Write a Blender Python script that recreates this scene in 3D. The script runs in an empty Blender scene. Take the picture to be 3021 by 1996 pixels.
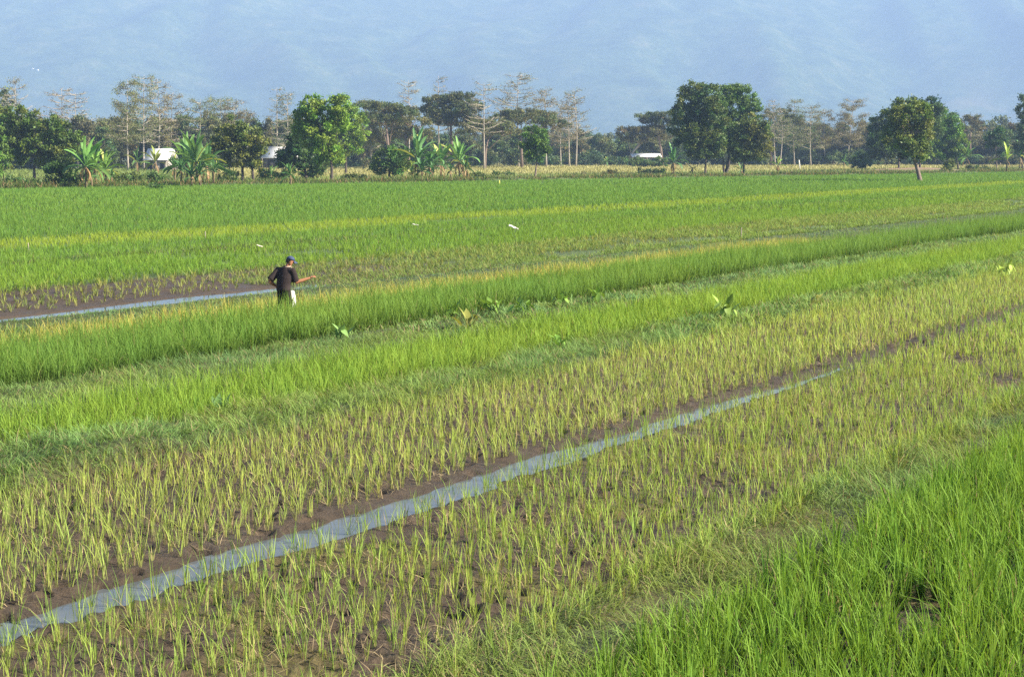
import bpy, bmesh, math, random
import numpy as np
from mathutils import Vector, Matrix

R = math.radians
rng = np.random.default_rng(11)
random.seed(5)
S = bpy.context.scene
COL = S.collection

# ------------------------------------------------------------------ camera, sky, sun, exposure
FPX, CX, CY, HOR, EYE = 4615.0, 1510.5, 998.0, 445.0, 4.1      # focal length etc. in photo pixels, eye height in metres
PITCH = math.atan((CY - HOR) / FPX)
cam_d = bpy.data.cameras.new("camera")
cam_d.sensor_width = 36.0
cam_d.lens = FPX / 3021.0 * 36.0
cam_d.clip_start, cam_d.clip_end = 0.5, 20000.0
cam = bpy.data.objects.new("camera", cam_d)
cam.location = (0, 0, EYE)
cam.rotation_euler = (math.pi / 2 - PITCH, 0, 0)
COL.objects.link(cam)
S.camera = cam

SUN_EL, SUN_AZ = R(34), R(-16)            # azimuth measured from +X towards +Y
sun_dir = Vector((math.cos(SUN_EL) * math.cos(SUN_AZ), math.cos(SUN_EL) * math.sin(SUN_AZ), math.sin(SUN_EL)))
W = bpy.data.worlds.new("World")
S.world = W
W.use_nodes = True
nt = W.node_tree
sky = nt.nodes.new("ShaderNodeTexSky")
sky.sky_type = 'NISHITA'
sky.sun_disc = False
sky.sun_elevation = SUN_EL
sky.sun_rotation = math.pi / 2 - SUN_AZ
bg = nt.nodes["Background"]
nt.links.new(sky.outputs[0], bg.inputs[0])
bg.inputs[1].default_value = 0.05
sl = bpy.data.lights.new("sun", 'SUN')
sl.energy = 5.0
sl.angle = R(0.55)
sl.color = (1.0, 0.915, 0.755)
so = bpy.data.objects.new("sun", sl)
so.rotation_euler = sun_dir.to_track_quat('Z', 'Y').to_euler()
so.location = (200, -20, 120)
COL.objects.link(so)
S.view_settings.view_transform = 'Standard'
S.view_settings.look = 'None'
S.view_settings.gamma = 1.0
S.view_settings.exposure = 1.75
S.cycles.use_denoising = False
S.cycles.use_adaptive_sampling = False
S.cycles.max_bounces = 7
S.cycles.diffuse_bounces = 3
S.cycles.glossy_bounces = 2
S.cycles.transmission_bounces = 4
S.cycles.volume_bounces = 2
S.cycles.caustics_reflective = False
S.cycles.caustics_refractive = False

# ------------------------------------------------------------------ photo geometry -> ground
cp, sp = math.cos(PITCH), math.sin(PITCH)
def ray(px, py):
    a = CY - py
    return np.array((px - CX, FPX * cp + a * sp, -FPX * sp + a * cp))
def G(px, py, z=0.0):
    d = ray(px, py)
    t = (z - EYE) / d[2]
    return d[0] * t, d[1] * t
def AT(px, py, Y):
    d = ray(px, py)
    t = Y / d[1]
    return np.array((d[0] * t, Y, EYE + d[2] * t))
_vp = ray(4527, 445)
TH = math.atan2(_vp[0], _vp[1])
DU = (math.sin(TH), math.cos(TH))
DN = (-math.cos(TH), math.sin(TH))
def vof(px, py):
    x, y = G(px, py)
    return x * DN[0] + y * DN[1]
def uof(px, py):
    x, y = G(px, py)
    return x * DU[0] + y * DU[1]
def uv(x, y):
    return x * DU[0] + y * DU[1], x * DN[0] + y * DN[1]
def xy(u, v):
    return u * DU[0] + v * DN[0], u * DU[1] + v * DN[1]
V_dense, V_weed0 = vof(1850, 1996), vof(1290, 1996)
V_tn, V_tf = vof(345, 1791), vof(506, 1669)
V_s1, V_w1 = vof(800, 1285), vof(800, 1212)
V_b2, V_w2 = vof(800, 1110), vof(800, 1035)
V_g, V_y = vof(845, 948), vof(845, 900)
V_wn, V_wf = vof(505, 900), vof(505, 876)
V_m, V_b3, V_b4 = vof(250, 842), vof(463, 752), vof(421, 688)
FB0, FB1 = np.array(G(0, 560)), np.array(G(3021, 509))
fb_d = (FB1 - FB0) / np.linalg.norm(FB1 - FB0)
fb_n = np.array((-fb_d[1], fb_d[0]))
def wfar(x, y):                                           # signed distance beyond the far bund
    return (x - FB0[0]) * fb_n[0] + (y - FB0[1]) * fb_n[1]
U_t1, U_t2 = uof(1900, 1265), uof(2560, 1085)
U_p1, U_p2 = uof(800, 845), uof(985, 822)

# ------------------------------------------------------------------ noise
def _h(i, j, s):
    n = (i * 374761393 + j * 668265263 + s * 974711) & 0xFFFFFFFF
    n = ((n ^ (n >> 13)) * 1274126177) & 0xFFFFFFFF
    return ((n ^ (n >> 16)) & 0xFFFF) / 65535.0
def vn(x, y, s=0):
    x = np.asarray(x, float); y = np.asarray(y, float)
    i = np.floor(x).astype(np.int64); j = np.floor(y).astype(np.int64)
    fx = x - i; fy = y - j
    fx = fx * fx * (3 - 2 * fx); fy = fy * fy * (3 - 2 * fy)
    a = _h(i, j, s); b = _h(i + 1, j, s); c = _h(i, j + 1, s); d = _h(i + 1, j + 1, s)
    return (a * (1 - fx) + b * fx) * (1 - fy) + (c * (1 - fx) + d * fx) * fy
def fbm(x, y, s=0, o=4):
    t = 0; a = 0.5; n = 0
    for k in range(o):
        t = t + a * vn(x * 2 ** k, y * 2 ** k, s + k * 17); n += a; a *= 0.5
    return t / n
def ss(a, b, x):
    t = np.clip((x - a) / (b - a), 0, 1)
    return t * t * (3 - 2 * t)
def bump(a, b, x, e):
    return ss(a - e, a + e, x) * (1 - ss(b - e, b + e, x))

# footprints and holes in the mud of the two sparse fields
_hu = rng.uniform(2, 60, 1900); _hv = rng.uniform(V_weed0, V_s1, 1900)
_hx, _hy = xy(_hu, _hv)
_k = (np.abs(_hx) < 0.34 * _hy + 1) & (_hy > 10) & (_hy < 34)
HOLES = np.stack([_hx[_k], _hy[_k], rng.uniform(.05, .12, _k.sum()), rng.uniform(.05, .12, _k.sum())], 1)

def edge(u, k):                                           # slow wander of the levee edges
    return (fbm(u * 0.22, u * 0 + k * 7.3, 40 + k, 3) - .5) * 0.7
def trench_half(u):
    w = (V_tf - V_tn) / 2 * .74
    return w * (1 - 0.62 * ss(U_t1 - 3, U_t1 + 6, u)) * (1 - ss(U_t2 - 5, U_t2, u)) * (.62 + .55 * fbm(u * .8, u * 0, 71, 2) + .4 * (fbm(u * 3.1, u * 0 + 9, 73, 2) - .5)) * (1 - ss(U_t1 - 4, U_t1 + 4, u) * (1 - ss(.36, .52, fbm(u * .45, u * 0, 75, 2))))
def trench_mid(u):
    return (V_tn + V_tf) / 2 + (fbm(u * .35, u * 0 + 3, 77, 3) - .5) * .22
def pool_mask(u, v):
    e = (fbm(u * .25, v * .9, 83, 3) - .5) * .8
    a = V_wn + .12; b = V_wf - .1 - .55 * (1 - ss(uof(50, 925), uof(520, 885), u))
    m = bump(a, b + e, v, .16) * (1 - ss(U_p2 - 5, U_p2, u))
    return m
def hz(x, y, fine=True):
    x = np.asarray(x, float); y = np.asarray(y, float)
    u, v = uv(x, y)
    z = np.zeros_like(x)
    w = wfar(x, y)
    near = 1 - ss(60, 110, y)
    wd = bump(V_dense, V_weed0, v, .25)
    w1 = bump(V_s1, V_w1, v + edge(u, 1), .22)
    w2 = bump(V_b2, V_w2, v + edge(u, 2), .3)
    w3 = bump(V_y, V_wn, v, .3)
    lump = .45 + 1.0 * fbm(u * .35, v * .7, 5, 3)
    mound = 1 + 1.6 * np.exp(-(((u - uof(150, 1360)) / 2.0) ** 2)) + .8 * np.exp(-(((u - uof(720, 1240)) / 1.5) ** 2))
    z = z + near * (.10 * wd * lump + .13 * w1 * lump * mound + .12 * w2 * lump + .10 * w3 * lump + .08 * bump(V_b3 - .4, V_b3 + .4, v, .4) * lump)
    mud = near * (1 - .6 * np.maximum(np.maximum(w1, w2), wd))
    th = trench_half(u); tm = trench_mid(u)
    calm = np.where(u < U_t2 + 2, 1 - ss(.15, .75, np.abs(v - tm) - th), 0) * (y < 70)
    calm = np.maximum(calm, bump(V_wn - .5, V_wf + 1.2, v, .4) * (1 - ss(U_p2 - 1, U_p2 + 3, u)))
    z = z - .012 * calm
    mud = mud * (1 - .75 * calm)
    z = z + mud * ((fbm(x * 2.1, y * 2.1, 9, 3) - .5) * .07)
    if fine:
        z = z + mud * (np.abs(fbm(x * 7.5, y * 7.5, 21, 3) - .5) * .15 - .03) * (y < 60)
        t = 1 - ss(th * .65, th * 1.2 + .08, np.abs(v - tm))
        t = np.where(u > U_t2, 0, t)
        z = z - .15 * t * (y < 70) + .02 * np.exp(-(((v - tm - th - .35) / .2) ** 2)) * (u < U_t2)
        z = z - .16 * pool_mask(u, v) * near
    z = z + .45 * np.exp(-((w - 1.5) / 1.8) ** 2) * (.6 + .6 * fbm(x * .15, y * .15, 31, 3))
    z = z + .9 * np.exp(-(((x - DMX) / 10) ** 2 + ((y - DMY) / 5) ** 2))
    return z
DMX, DMY = G(2700, 507)
def hz1(x, y):
    return float(hz(np.array([x]), np.array([y]))[0])

# ------------------------------------------------------------------ materials
def mat(name):
    m = bpy.data.materials.new(name); m.use_nodes = True
    t = m.node_tree
    return m, t, t.nodes["Principled BSDF"]
def N(t, kind, **kw):
    n = t.nodes.new(kind)
    for k, v in kw.items():
        setattr(n, k, v)
    return n
def noise(t, scale, detail=5, rough=.6, vec=None):
    n = N(t, "ShaderNodeTexNoise"); n.inputs["Scale"].default_value = scale
    n.inputs["Detail"].default_value = detail; n.inputs["Roughness"].default_value = rough
    if vec is None:
        g = N(t, "ShaderNodeNewGeometry"); vec = g.outputs["Position"]
    t.links.new(vec, n.inputs["Vector"])
    return n
def ramp(t, src, stops):
    r = N(t, "ShaderNodeValToRGB")
    e = r.color_ramp.elements
    while len(e) < len(stops): e.new(.5)
    for k, (p, c) in enumerate(stops):
        e[k].position = p; e[k].color = (*c, 1) if len(c) == 3 else c
    t.links.new(src, r.inputs[0])
    return r
def mixc(t, a, b, fac, mode='MIX'):
    m = N(t, "ShaderNodeMix", data_type='RGBA', blend_type=mode)
    for s, v in ((0, fac), (6, a), (7, b)):
        if hasattr(v, 'type') and hasattr(v, 'links'): t.links.new(v, m.inputs[s])
        elif s == 0: m.inputs[0].default_value = v
        else: m.inputs[s].default_value = (*v, 1)
    return m.outputs[2]
def leafmat(name, trans=.35, rough=.5, spec=.3, tint=(1, 1, 1), trtint=(1.05, 1.0, .55)):
    m, t, b = mat(name)
    a = N(t, "ShaderNodeAttribute", attribute_name="Col")
    c = mixc(t, a.outputs[0], tint, 1.0, 'MULTIPLY')
    t.links.new(c, b.inputs["Base Color"])
    b.inputs["Roughness"].default_value = rough
    b.inputs["Specular IOR Level"].default_value = spec
    tr = N(t, "ShaderNodeBsdfTranslucent")
    c2 = mixc(t, c, trtint, 1.0, 'MULTIPLY')
    t.links.new(c2, tr.inputs[0])
    ms = N(t, "ShaderNodeMixShader"); ms.inputs[0].default_value = trans
    t.links.new(b.outputs[0], ms.inputs[1]); t.links.new(tr.outputs[0], ms.inputs[2])
    t.links.new(ms.outputs[0], t.nodes["Material Output"].inputs[0])
    return m
M_RICE = leafmat("rice_blade", .40, .6, .12)
M_LEAF = leafmat("tree_leaf", .30, .5, .25)
M_KLEAF = leafmat("sparse_leaf", .3, .6, .2)
M_BANANA = leafmat("banana_leaf", .3, .5, .25)
M_STRAW = leafmat("straw", .2, .6, .2)
def barkmat(name, c1, c2, sc=3):
    m, t, b = mat(name)
    n = noise(t, sc, 6, .7)
    r = ramp(t, n.outputs[0], [(.3, c1), (.7, c2)])
    t.links.new(r.outputs[0], b.inputs["Base Color"])
    b.inputs["Roughness"].default_value = .9
    bp = N(t, "ShaderNodeBump"); bp.inputs["Strength"].default_value = .6
    t.links.new(n.outputs[0], bp.inputs["Height"]); t.links.new(bp.outputs[0], b.inputs["Normal"])
    return m
M_BARK = barkmat("dark_bark", (.035, .026, .02), (.10, .08, .065))
M_PALE = barkmat("pale_bark", (.22, .19, .15), (.42, .37, .31))
M_MBARK = barkmat("brown_bark", (.10, .07, .055), (.23, .17, .135))
M_STEM = barkmat("banana_stem", (.07, .05, .028), (.22, .17, .08), 2)
def plain(name, c, rough=.7, spec=.3, var=.15, sc=4, bumpst=0):
    m, t, b = mat(name)
    n = noise(t, sc, 5, .6)
    r = ramp(t, n.outputs[0], [(.25, tuple(k * (1 - var) for k in c)), (.75, tuple(min(1, k * (1 + var)) for k in c))])
    t.links.new(r.outputs[0], b.inputs["Base Color"])
    b.inputs["Roughness"].default_value = rough; b.inputs["Specular IOR Level"].default_value = spec
    if bumpst:
        bp = N(t, "ShaderNodeBump"); bp.inputs["Strength"].default_value = bumpst; bp.inputs["Distance"].default_value = .02
        t.links.new(n.outputs[0], bp.inputs["Height"]); t.links.new(bp.outputs[0], b.inputs["Normal"])
    return m

# ground: soil / grass colour comes from an attribute, wetness and clods from noise
m, t, b = mat("soil")
at = N(t, "ShaderNodeAttribute", attribute_name="Col")
n1 = noise(t, 5.0, 8, .7); n2 = noise(t, 38, 6, .7); n3 = noise(t, .9, 4, .6)
r1 = ramp(t, n1.outputs[0], [(.28, (.55, .52, .5)), (.52, (1, 1, 1)), (.75, (1.35, 1.3, 1.25))])
c = mixc(t, at.outputs[0], r1.outputs[0], 1.0, 'MULTIPLY')
r2 = ramp(t, n2.outputs[0], [(.3, (.72, .72, .72)), (.7, (1.25, 1.25, 1.25))])
c = mixc(t, c, r2.outputs[0], 1.0, 'MULTIPLY')
t.links.new(c, b.inputs["Base Color"])
rr = ramp(t, n3.outputs[0], [(.4, (.5, .5, .5)), (.6, (.85, .85, .85))])
t.links.new(rr.outputs[0], b.inputs["Roughness"])
b.inputs["Specular IOR Level"].default_value = .35
bp = N(t, "ShaderNodeBump"); bp.inputs["Strength"].default_value = .9; bp.inputs["Distance"].default_value = .04
ad = N(t, "ShaderNodeMath", operation='ADD'); t.links.new(n1.outputs[0], ad.inputs[0]); t.links.new(n2.outputs[0], ad.inputs[1])
t.links.new(ad.outputs[0], bp.inputs["Height"]); t.links.new(bp.outputs[0], b.inputs["Normal"])
M_SOIL = m
m, t, b = mat("muddy_water")
nw = noise(t, 3.2, 3, .5)
rw = ramp(t, nw.outputs[0], [(.3, (.07, .082, .09)), (.7, (.105, .115, .12))])
t.links.new(rw.outputs[0], b.inputs["Base Color"])
b.inputs["Roughness"].default_value = .03; b.inputs["IOR"].default_value = 1.28; b.inputs["Specular IOR Level"].default_value = .4
bp = N(t, "ShaderNodeBump"); bp.inputs["Strength"].default_value = .03; bp.inputs["Distance"].default_value = .02
nw2 = noise(t, 14, 2, .5); t.links.new(nw2.outputs[0], bp.inputs["Height"]); t.links.new(bp.outputs[0], b.inputs["Normal"])
M_WATER = m
m, t, b = mat("mountain_forest")
n1 = noise(t, .011, 9, .72); n2 = noise(t, .06, 6, .75)
r1 = ramp(t, n1.outputs[0], [(.35, (.03, .055, .02)), (.5, (.06, .095, .03)), (.64, (.11, .13, .05)), (.8, (.2, .17, .09))])
r2 = ramp(t, n2.outputs[0], [(.34, (.62, .62, .62)), (.66, (1.3, 1.3, 1.28))])
c = mixc(t, r1.outputs[0], r2.outputs[0], 1.0, 'MULTIPLY')
at = N(t, "ShaderNodeAttribute", attribute_name="Col")
c = mixc(t, c, (.42, .27, .2), at.outputs["Fac"])
t.links.new(c, b.inputs["Base Color"]); b.inputs["Roughness"].default_value = 1
b.inputs["Specular IOR Level"].default_value = 0
M_MOUNT = m

# ------------------------------------------------------------------ mesh helpers
def mesh_np(name, V, F, C=None, material=None, parent=None, smooth=False, local=None):
    V = np.asarray(V, np.float32); F = np.asarray(F, np.int32)
    if local is not None: V = V - np.asarray(local, np.float32)
    me = bpy.data.meshes.new(name)
    k = F.shape[1]
    me.vertices.add(len(V)); me.vertices.foreach_set("co", V.ravel())
    me.loops.add(F.size); me.loops.foreach_set("vertex_index", F.ravel())
    me.polygons.add(len(F)); me.polygons.foreach_set("loop_start", np.arange(0, F.size, k, dtype=np.int32))
    if smooth: me.polygons.foreach_set("use_smooth", np.ones(len(F), bool))
    me.update(calc_edges=True)
    if C is not None:
        a = me.attributes.new("Col", 'FLOAT_COLOR', 'POINT')
        C4 = np.ones((len(V), 4), np.float32); C4[:, :3] = C
        a.data.foreach_set("color", C4.ravel())
    if material: me.materials.append(material)
    o = bpy.data.objects.new(name, me); COL.objects.link(o)
    if parent is not None: o.parent = parent
    return o
def tag(o, label=None, cat=None, group=None, kind=None):
    if label: o['label'] = label
    if cat: o['category'] = cat
    if group: o['group'] = group
    if kind: o['kind'] = kind
    return o
def empty(name, loc, label, cat, group=None):
    o = bpy.data.objects.new(name, None); o.location = loc; o.empty_display_size = .3
    COL.objects.link(o)
    return tag(o, label, cat, group)
class Acc:
    def __init__(s): s.V = []; s.F = []; s.C = []; s.n = 0
    def add(s, V, F, C=None):
        V = np.asarray(V, float).reshape(-1, 3)
        s.V.append(V); s.F.append(np.asarray(F, int) + s.n)
        if C is not None:
            C = np.asarray(C, float)
            s.C.append(np.broadcast_to(C, V.shape) if C.ndim == 1 else C)
        s.n += len(V)
    def build(s, name, material, parent=None, local=None, smooth=False):
        return mesh_np(name, np.concatenate(s.V), np.concatenate(s.F), np.concatenate(s.C) if s.C else None, material, parent, smooth, local)
def tube(acc, pts, rad, sides=7, col=None, up=None):
    """quads; rad: scalars or (rx, ry); closed with collapsed caps"""
    P = np.asarray(pts, float); n = len(P)
    rad = [(r, r) if np.isscalar(r) else r for r in rad]
    T = np.gradient(P, axis=0); T /= np.linalg.norm(T, axis=1)[:, None] + 1e-9
    ref = np.array(up if up is not None else ((1, 0, 0) if abs(T[0][2]) > .6 else (0, 0, 1)), float)
    V = []; ang = np.arange(sides) * 2 * np.pi / sides
    for k in range(n):
        a = np.cross(ref, T[k]); a /= np.linalg.norm(a) + 1e-9
        bb = np.cross(T[k], a)
        V.append(P[k] + np.outer(np.cos(ang) * rad[k][0], a) + np.outer(np.sin(ang) * rad[k][1], bb))
    V = [np.repeat(P[:1], sides, 0)] + V + [np.repeat(P[-1:], sides, 0)]
    F = []
    for k in range(len(V) - 1):
        for j in range(sides):
            q = (j + 1) % sides
            F.append((k * sides + j, k * sides + q, (k + 1) * sides + q, (k + 1) * sides + j))
    acc.add(np.concatenate(V), F, col)
def box(acc, c, s, rot=None, col=None):
    v = np.array([(x, y, z) for z in (-.5, .5) for y in (-.5, .5) for x in (-.5, .5)]) * np.asarray(s)
    if rot is not None: v = v @ np.asarray(rot).T
    acc.add(v + np.asarray(c), [(0, 2, 3, 1), (4, 5, 7, 6), (0, 1, 5, 4), (1, 3, 7, 5), (3, 2, 6, 7), (2, 0, 4, 6)], col)

# ------------------------------------------------------------------ ground
def ground():
    a0 = R(25)
    fine = np.linspace(-a0, a0, 430)
    coarse = np.linspace(a0, 2 * math.pi - a0, 90)[1:-1]
    A = np.concatenate([fine, coarse])
    rr = [2.0]
    while rr[-1] < 6600:
        r = rr[-1]
        rr.append(r * (1.05 if r < 9.5 else 1.0032 if r < 48 else 1.012 if r < 320 else 1.06))
    rr = np.array(rr)
    Rr, Aa = np.meshgrid(rr, A, indexing='ij')
    x = (Rr * np.sin(Aa)).ravel(); y = (Rr * np.cos(Aa)).ravel()
    z = np.zeros_like(x)
    f = (y > 0)
    z[f] = hz(x[f], y[f])
    for hx, hy, hr, hd in HOLES:
        q = np.nonzero((np.abs(x - hx) < .4) & (np.abs(y - hy) < .4))[0]
        d2 = ((x[q] - hx) ** 2 + (y[q] - hy) ** 2) / hr ** 2
        z[q] += -hd * np.exp(-d2) + .3 * hd * np.exp(-(np.sqrt(d2) - 1.6) ** 2 * 3)
    u, v = uv(x, y); w = wfar(x, y)
    mud = np.array((.070, .049, .032))
    C = np.tile(mud, (len(x), 1)) * (.8 + .4 * fbm(x * .4, y * .4, 61, 3))[:, None]
    def blend(mask, c, var=.25, sc=.3, s=1):
        nonlocal C
        cc = np.array(c)[None] * (1 - var + 2 * var * fbm(x * sc, y * sc, s, 3))[:, None]
        mm = np.clip(mask, 0, 1)[:, None]
        C = C * (1 - mm) + cc * mm
    weed = (.055, .08, .022)
    blend(1 - ss(V_dense - .4, V_dense + .1, v), (.05, .038, .024))
    blend(bump(V_w1, V_b2, v, .2) * .8, (.06, .055, .025)); blend(bump(V_w2, V_g, v, .2) * .9, (.045, .045, .02))
    blend(bump(V_dense, V_weed0, v, .2) * .7, weed)
    blend(bump(V_wn, V_m + 1, v, .4) * ss(uof(1000, 800), uof(1450, 760), u), (.085, .12, .035))
    blend(bump(V_s1, V_w1, v + edge(u, 1), .15) * .8, weed)
    blend(bump(V_b2, V_w2, v + edge(u, 2), .2) * .8, weed)
    blend(bump(V_y, V_wn, v, .2) * .8, weed)
    blend(ss(V_m, V_m + 1, v) * ss(.3, .55, fbm(u * .1, v * .5, 88, 3) + .2), (.08, .12, .035))
    blend(ss(V_b4 - 3, V_b4 + 4, v), (.07, .12, .03))
    tc = np.where(u < U_t2, np.exp(-(np.maximum(np.abs(v - trench_mid(u)) - trench_half(u), 0) / .13) ** 2), 0) * (y < 70) * (y > 5)
    blend(tc * .75, (.030, .023, .017))
    alg = fbm(x * .9, y * .9, 19, 3)
    blend((v < V_tn) * ss(.52, .62, alg) * .55 * (y < 60), (.13, .11, .03))
    blend(ss(-1, 1, w), (.12, .14, .045), .3, .12, 4)
    blend(ss(28, 62, w) * ss(-.20, -.17, x / np.maximum(y, 1)), (.34, .31, .115), .18, .05, 5)
    blend(ss(150, 230, w + (x * .1)), (.11, .13, .05), .3, .02, 6)
    blend(np.exp(-(((x - DMX) / 15) ** 2 + ((y - DMY - 1) / 4.5) ** 2)) * 1.4, (.30, .19, .135), .15, .3, 7)
    blend(ss(600, 1500, np.hypot(x, y)), (.07, .1, .035), .3, .01, 8)
    nr, na = len(rr), len(A)
    i, j = np.meshgrid(np.arange(nr - 1), np.arange(na), indexing='ij')
    j2 = (j + 1) % na
    F = np.stack([i * na + j, i * na + j2, (i + 1) * na + j2, (i + 1) * na + j], -1).reshape(-1, 4)[:, ::-1]
    V = np.stack([x, y, z], 1)
    V = np.concatenate([V, [[0, 0, 0]]]); C = np.concatenate([C, [mud]])
    cap = [(j, (j + 1) % na, len(V) - 1, len(V) - 1) for j in range(na)]
    me = mesh_np("ground", V, F, C, M_SOIL, smooth=True)
    tag(me, kind='structure')
ground()

# ------------------------------------------------------------------ water
def ribbon(name, us, lo, hi, z):
    V = []
    for u_, a, b_ in zip(us, lo, hi):
        for v_ in (a, b_):
            x, y = xy(u_, v_); V.append((x, y, z))
    F = [(2 * k, 2 * k + 2, 2 * k + 3, 2 * k + 1) for k in range(len(us) - 1)]
    tag(mesh_np(name, V, F, None, M_WATER), kind='structure')
us = np.linspace(uof(-250, 1960), U_t2 + .5, 160)
th = trench_half(us) + .12; tm = trench_mid(us)
ribbon("channel_water", us, tm - th, tm + th, -.035)
us = np.linspace(uof(-400, 985), U_p2, 60)
ribbon("pool_water", us, np.full(60, V_wn - .1), np.full(60, V_wf + .5), -.045)

# ------------------------------------------------------------------ mountain
MS = 1.4
def mountain():
    xs = np.linspace(-6200, 6200, 340); ys = np.linspace(3990, 6650, 170)
    X, Y = np.meshgrid(xs, ys); x = X.ravel(); y = Y.ravel()
    x, y = x / MS, y / MS
    s = np.clip((y - 3000) / 1240, -.2, 1.1)
    base = 430 * np.where(s < 1, s, 1 - (s - 1) * 4)
    warp = (fbm(x * .0008, y * .0008, 3, 3) - .5) * 1.4
    rid = 1 - np.abs(2 * fbm(x * .0016 + warp, y * .00045 + 4, 12, 4) - 1)
    z = base + (rid - .75) * 230 * ss(-.1, .5, s) * (1 - .75 * ss(.75, 1.05, s)) + (fbm(x * .006, y * .006, 14, 4) - .5) * 38 * ss(-.05, .2, s)
    z = np.minimum(z, 436) - 12 * (s < 0)
    p1 = AT(2880, 300, 3420)
    sc = np.exp(-(((x - p1[0]) / 110) ** 2 + ((y - 3420) / 130) ** 2) * 1.0)
    sc = .22 * sc * ss(.35, .6, fbm(x * .012, y * .012, 25, 3))
    C = np.repeat(sc[:, None], 3, 1)
    n, k = len(ys), len(xs)
    i, j = np.meshgrid(np.arange(n - 1), np.arange(k - 1), indexing='ij')
    F = np.stack([i * k + j, i * k + j + 1, (i + 1) * k + j + 1, (i + 1) * k + j], -1).reshape(-1, 4)
    o = mesh_np("mountain", np.stack([x, y, z], 1) * MS, F, C, M_MOUNT, smooth=True)
    tag(o, kind='structure')
    return z.reshape(n, k) * MS, xs, ys
MZ, MXs, MYs = mountain()

# ------------------------------------------------------------------ blades
def blades(acc, base, az, lean, bend, L, Wd, cb, ct, seg=2, tw=None):
    n = len(base)
    if tw is None: tw = rng.uniform(-1.2, 1.2, n)
    sx, sy = -np.sin(az + tw), np.cos(az + tw)
    lv = [k / seg for k in range(seg)]
    prof = {1: [1.0], 2: [.65, 1.0], 3: [.6, 1.0, .75]}[seg]
    V = np.zeros((n, 2 * seg + 1, 3)); C = np.zeros((n, 2 * seg + 1, 3))
    for k, s in enumerate(lv + [1.0]):
        ang = lean + bend * s
        h = L * s * np.sin(ang); zz = L * s * np.cos(ang)
        p = base + np.stack([h * np.cos(az), h * np.sin(az), zz], 1)
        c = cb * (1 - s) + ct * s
        if k < seg:
            w = (Wd * prof[k] / 2)
            off = np.stack([sx * w, sy * w, np.zeros(n)], 1)
            V[:, 2 * k] = p - off; V[:, 2 * k + 1] = p + off
            C[:, 2 * k] = c; C[:, 2 * k + 1] = c
        else:
            V[:, 2 * seg] = p; C[:, 2 * seg] = c
    m = 2 * seg + 1
    tri = []
    for k in range(seg - 1):
        tri += [(2 * k, 2 * k + 1, 2 * k + 3), (2 * k, 2 * k + 3, 2 * k + 2)]
    tri += [(2 * seg - 2, 2 * seg - 1, 2 * seg)]
    F = (np.arange(n)[:, None, None] * m + np.array(tri)[None]).reshape(-1, 3)
    acc.add(V.reshape(-1, 3), F, C.reshape(-1, 3))
def inview(x, y, y0=9.5, y1=1e9, side=0.365, pad=1.2):
    return (y > y0) & (y < y1) & (np.abs(x) < side * y + pad)
def hills(v0, v1, du, dv, jit=.3, u0=-40, u1=420, y0=9.5, y1=1e9, e0=0, e1=0):
    U, V = np.meshgrid(np.arange(u0, u1, du), np.arange(v0 - .5, v1 + .5, dv), indexing='ij')
    U = U.ravel() + rng.normal(0, jit * du, U.size); V = V.ravel() + rng.normal(0, jit * dv, V.size)
    lo = v0 - (edge(U, e0) if e0 else 0); hi = v1 - (edge(U, e1) if e1 else 0)
    x, y = xy(U, V)
    k = inview(x, y, y0, y1) & (V > lo) & (V < hi)
    return x[k], y[k]
def rice(acc, x, y, nb, h, wid, cb, ct, seg=2, lean=.2, bend=.45, hv=.18, cv=.18, spread=.022, dry=0.0, bulk=None):
    """nb blades on every hill; colours vary hill by hill and blade by blade"""
    M = len(x)
    if M == 0: return
    z = hz(x, y) - .01
    hh = h * (1 + rng.normal(0, hv, M)) * (.82 + .36 * fbm(x * .5, y * .5, 91, 2))
    hue = rng.normal(0, cv, M) + (fbm(x * .25, y * .25, 93, 3) - .5) * 1.1 * cv * 3
    idx = np.repeat(np.arange(M), nb); n = len(idx)
    base = np.stack([x[idx] + rng.normal(0, spread, n), y[idx] + rng.normal(0, spread, n), z[idx]], 1)
    az = rng.uniform(0, 2 * np.pi, n)
    le = np.abs(rng.normal(0, lean, n)); be = np.abs(rng.normal(0, bend, n))
    L = hh[idx] * rng.uniform(.55, 1.08, n)
    g = 1 + rng.normal(0, cv * .8, n)
    hz_ = np.clip(hue[idx], -.6, .6)
    CB = np.array(cb)[None] * g[:, None] * np.stack([1 + .5 * hz_, 1 + .15 * hz_, 1 + 0 * hz_], 1)
    CT = np.array(ct)[None] * g[:, None] * np.stack([1 + .5 * hz_, 1 + .15 * hz_, 1 + 0 * hz_], 1)
    if dry:
        k = rng.random(n) < dry
        st = np.array((.42, .33, .17)) * rng.uniform(.7, 1.2, (k.sum(), 1))
        CB[k] = st; CT[k] = st * 1.05
        be[k] *= 1.8; L[k] *= .8
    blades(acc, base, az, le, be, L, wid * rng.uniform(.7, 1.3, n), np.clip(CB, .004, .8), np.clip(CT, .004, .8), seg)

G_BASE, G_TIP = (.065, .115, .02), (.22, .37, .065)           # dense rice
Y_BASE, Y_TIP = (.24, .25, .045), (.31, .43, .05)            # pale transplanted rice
S_BASE, S_TIP = (.31, .34, .11), (.39, .54, .10)             # sparse clumps on mud

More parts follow.
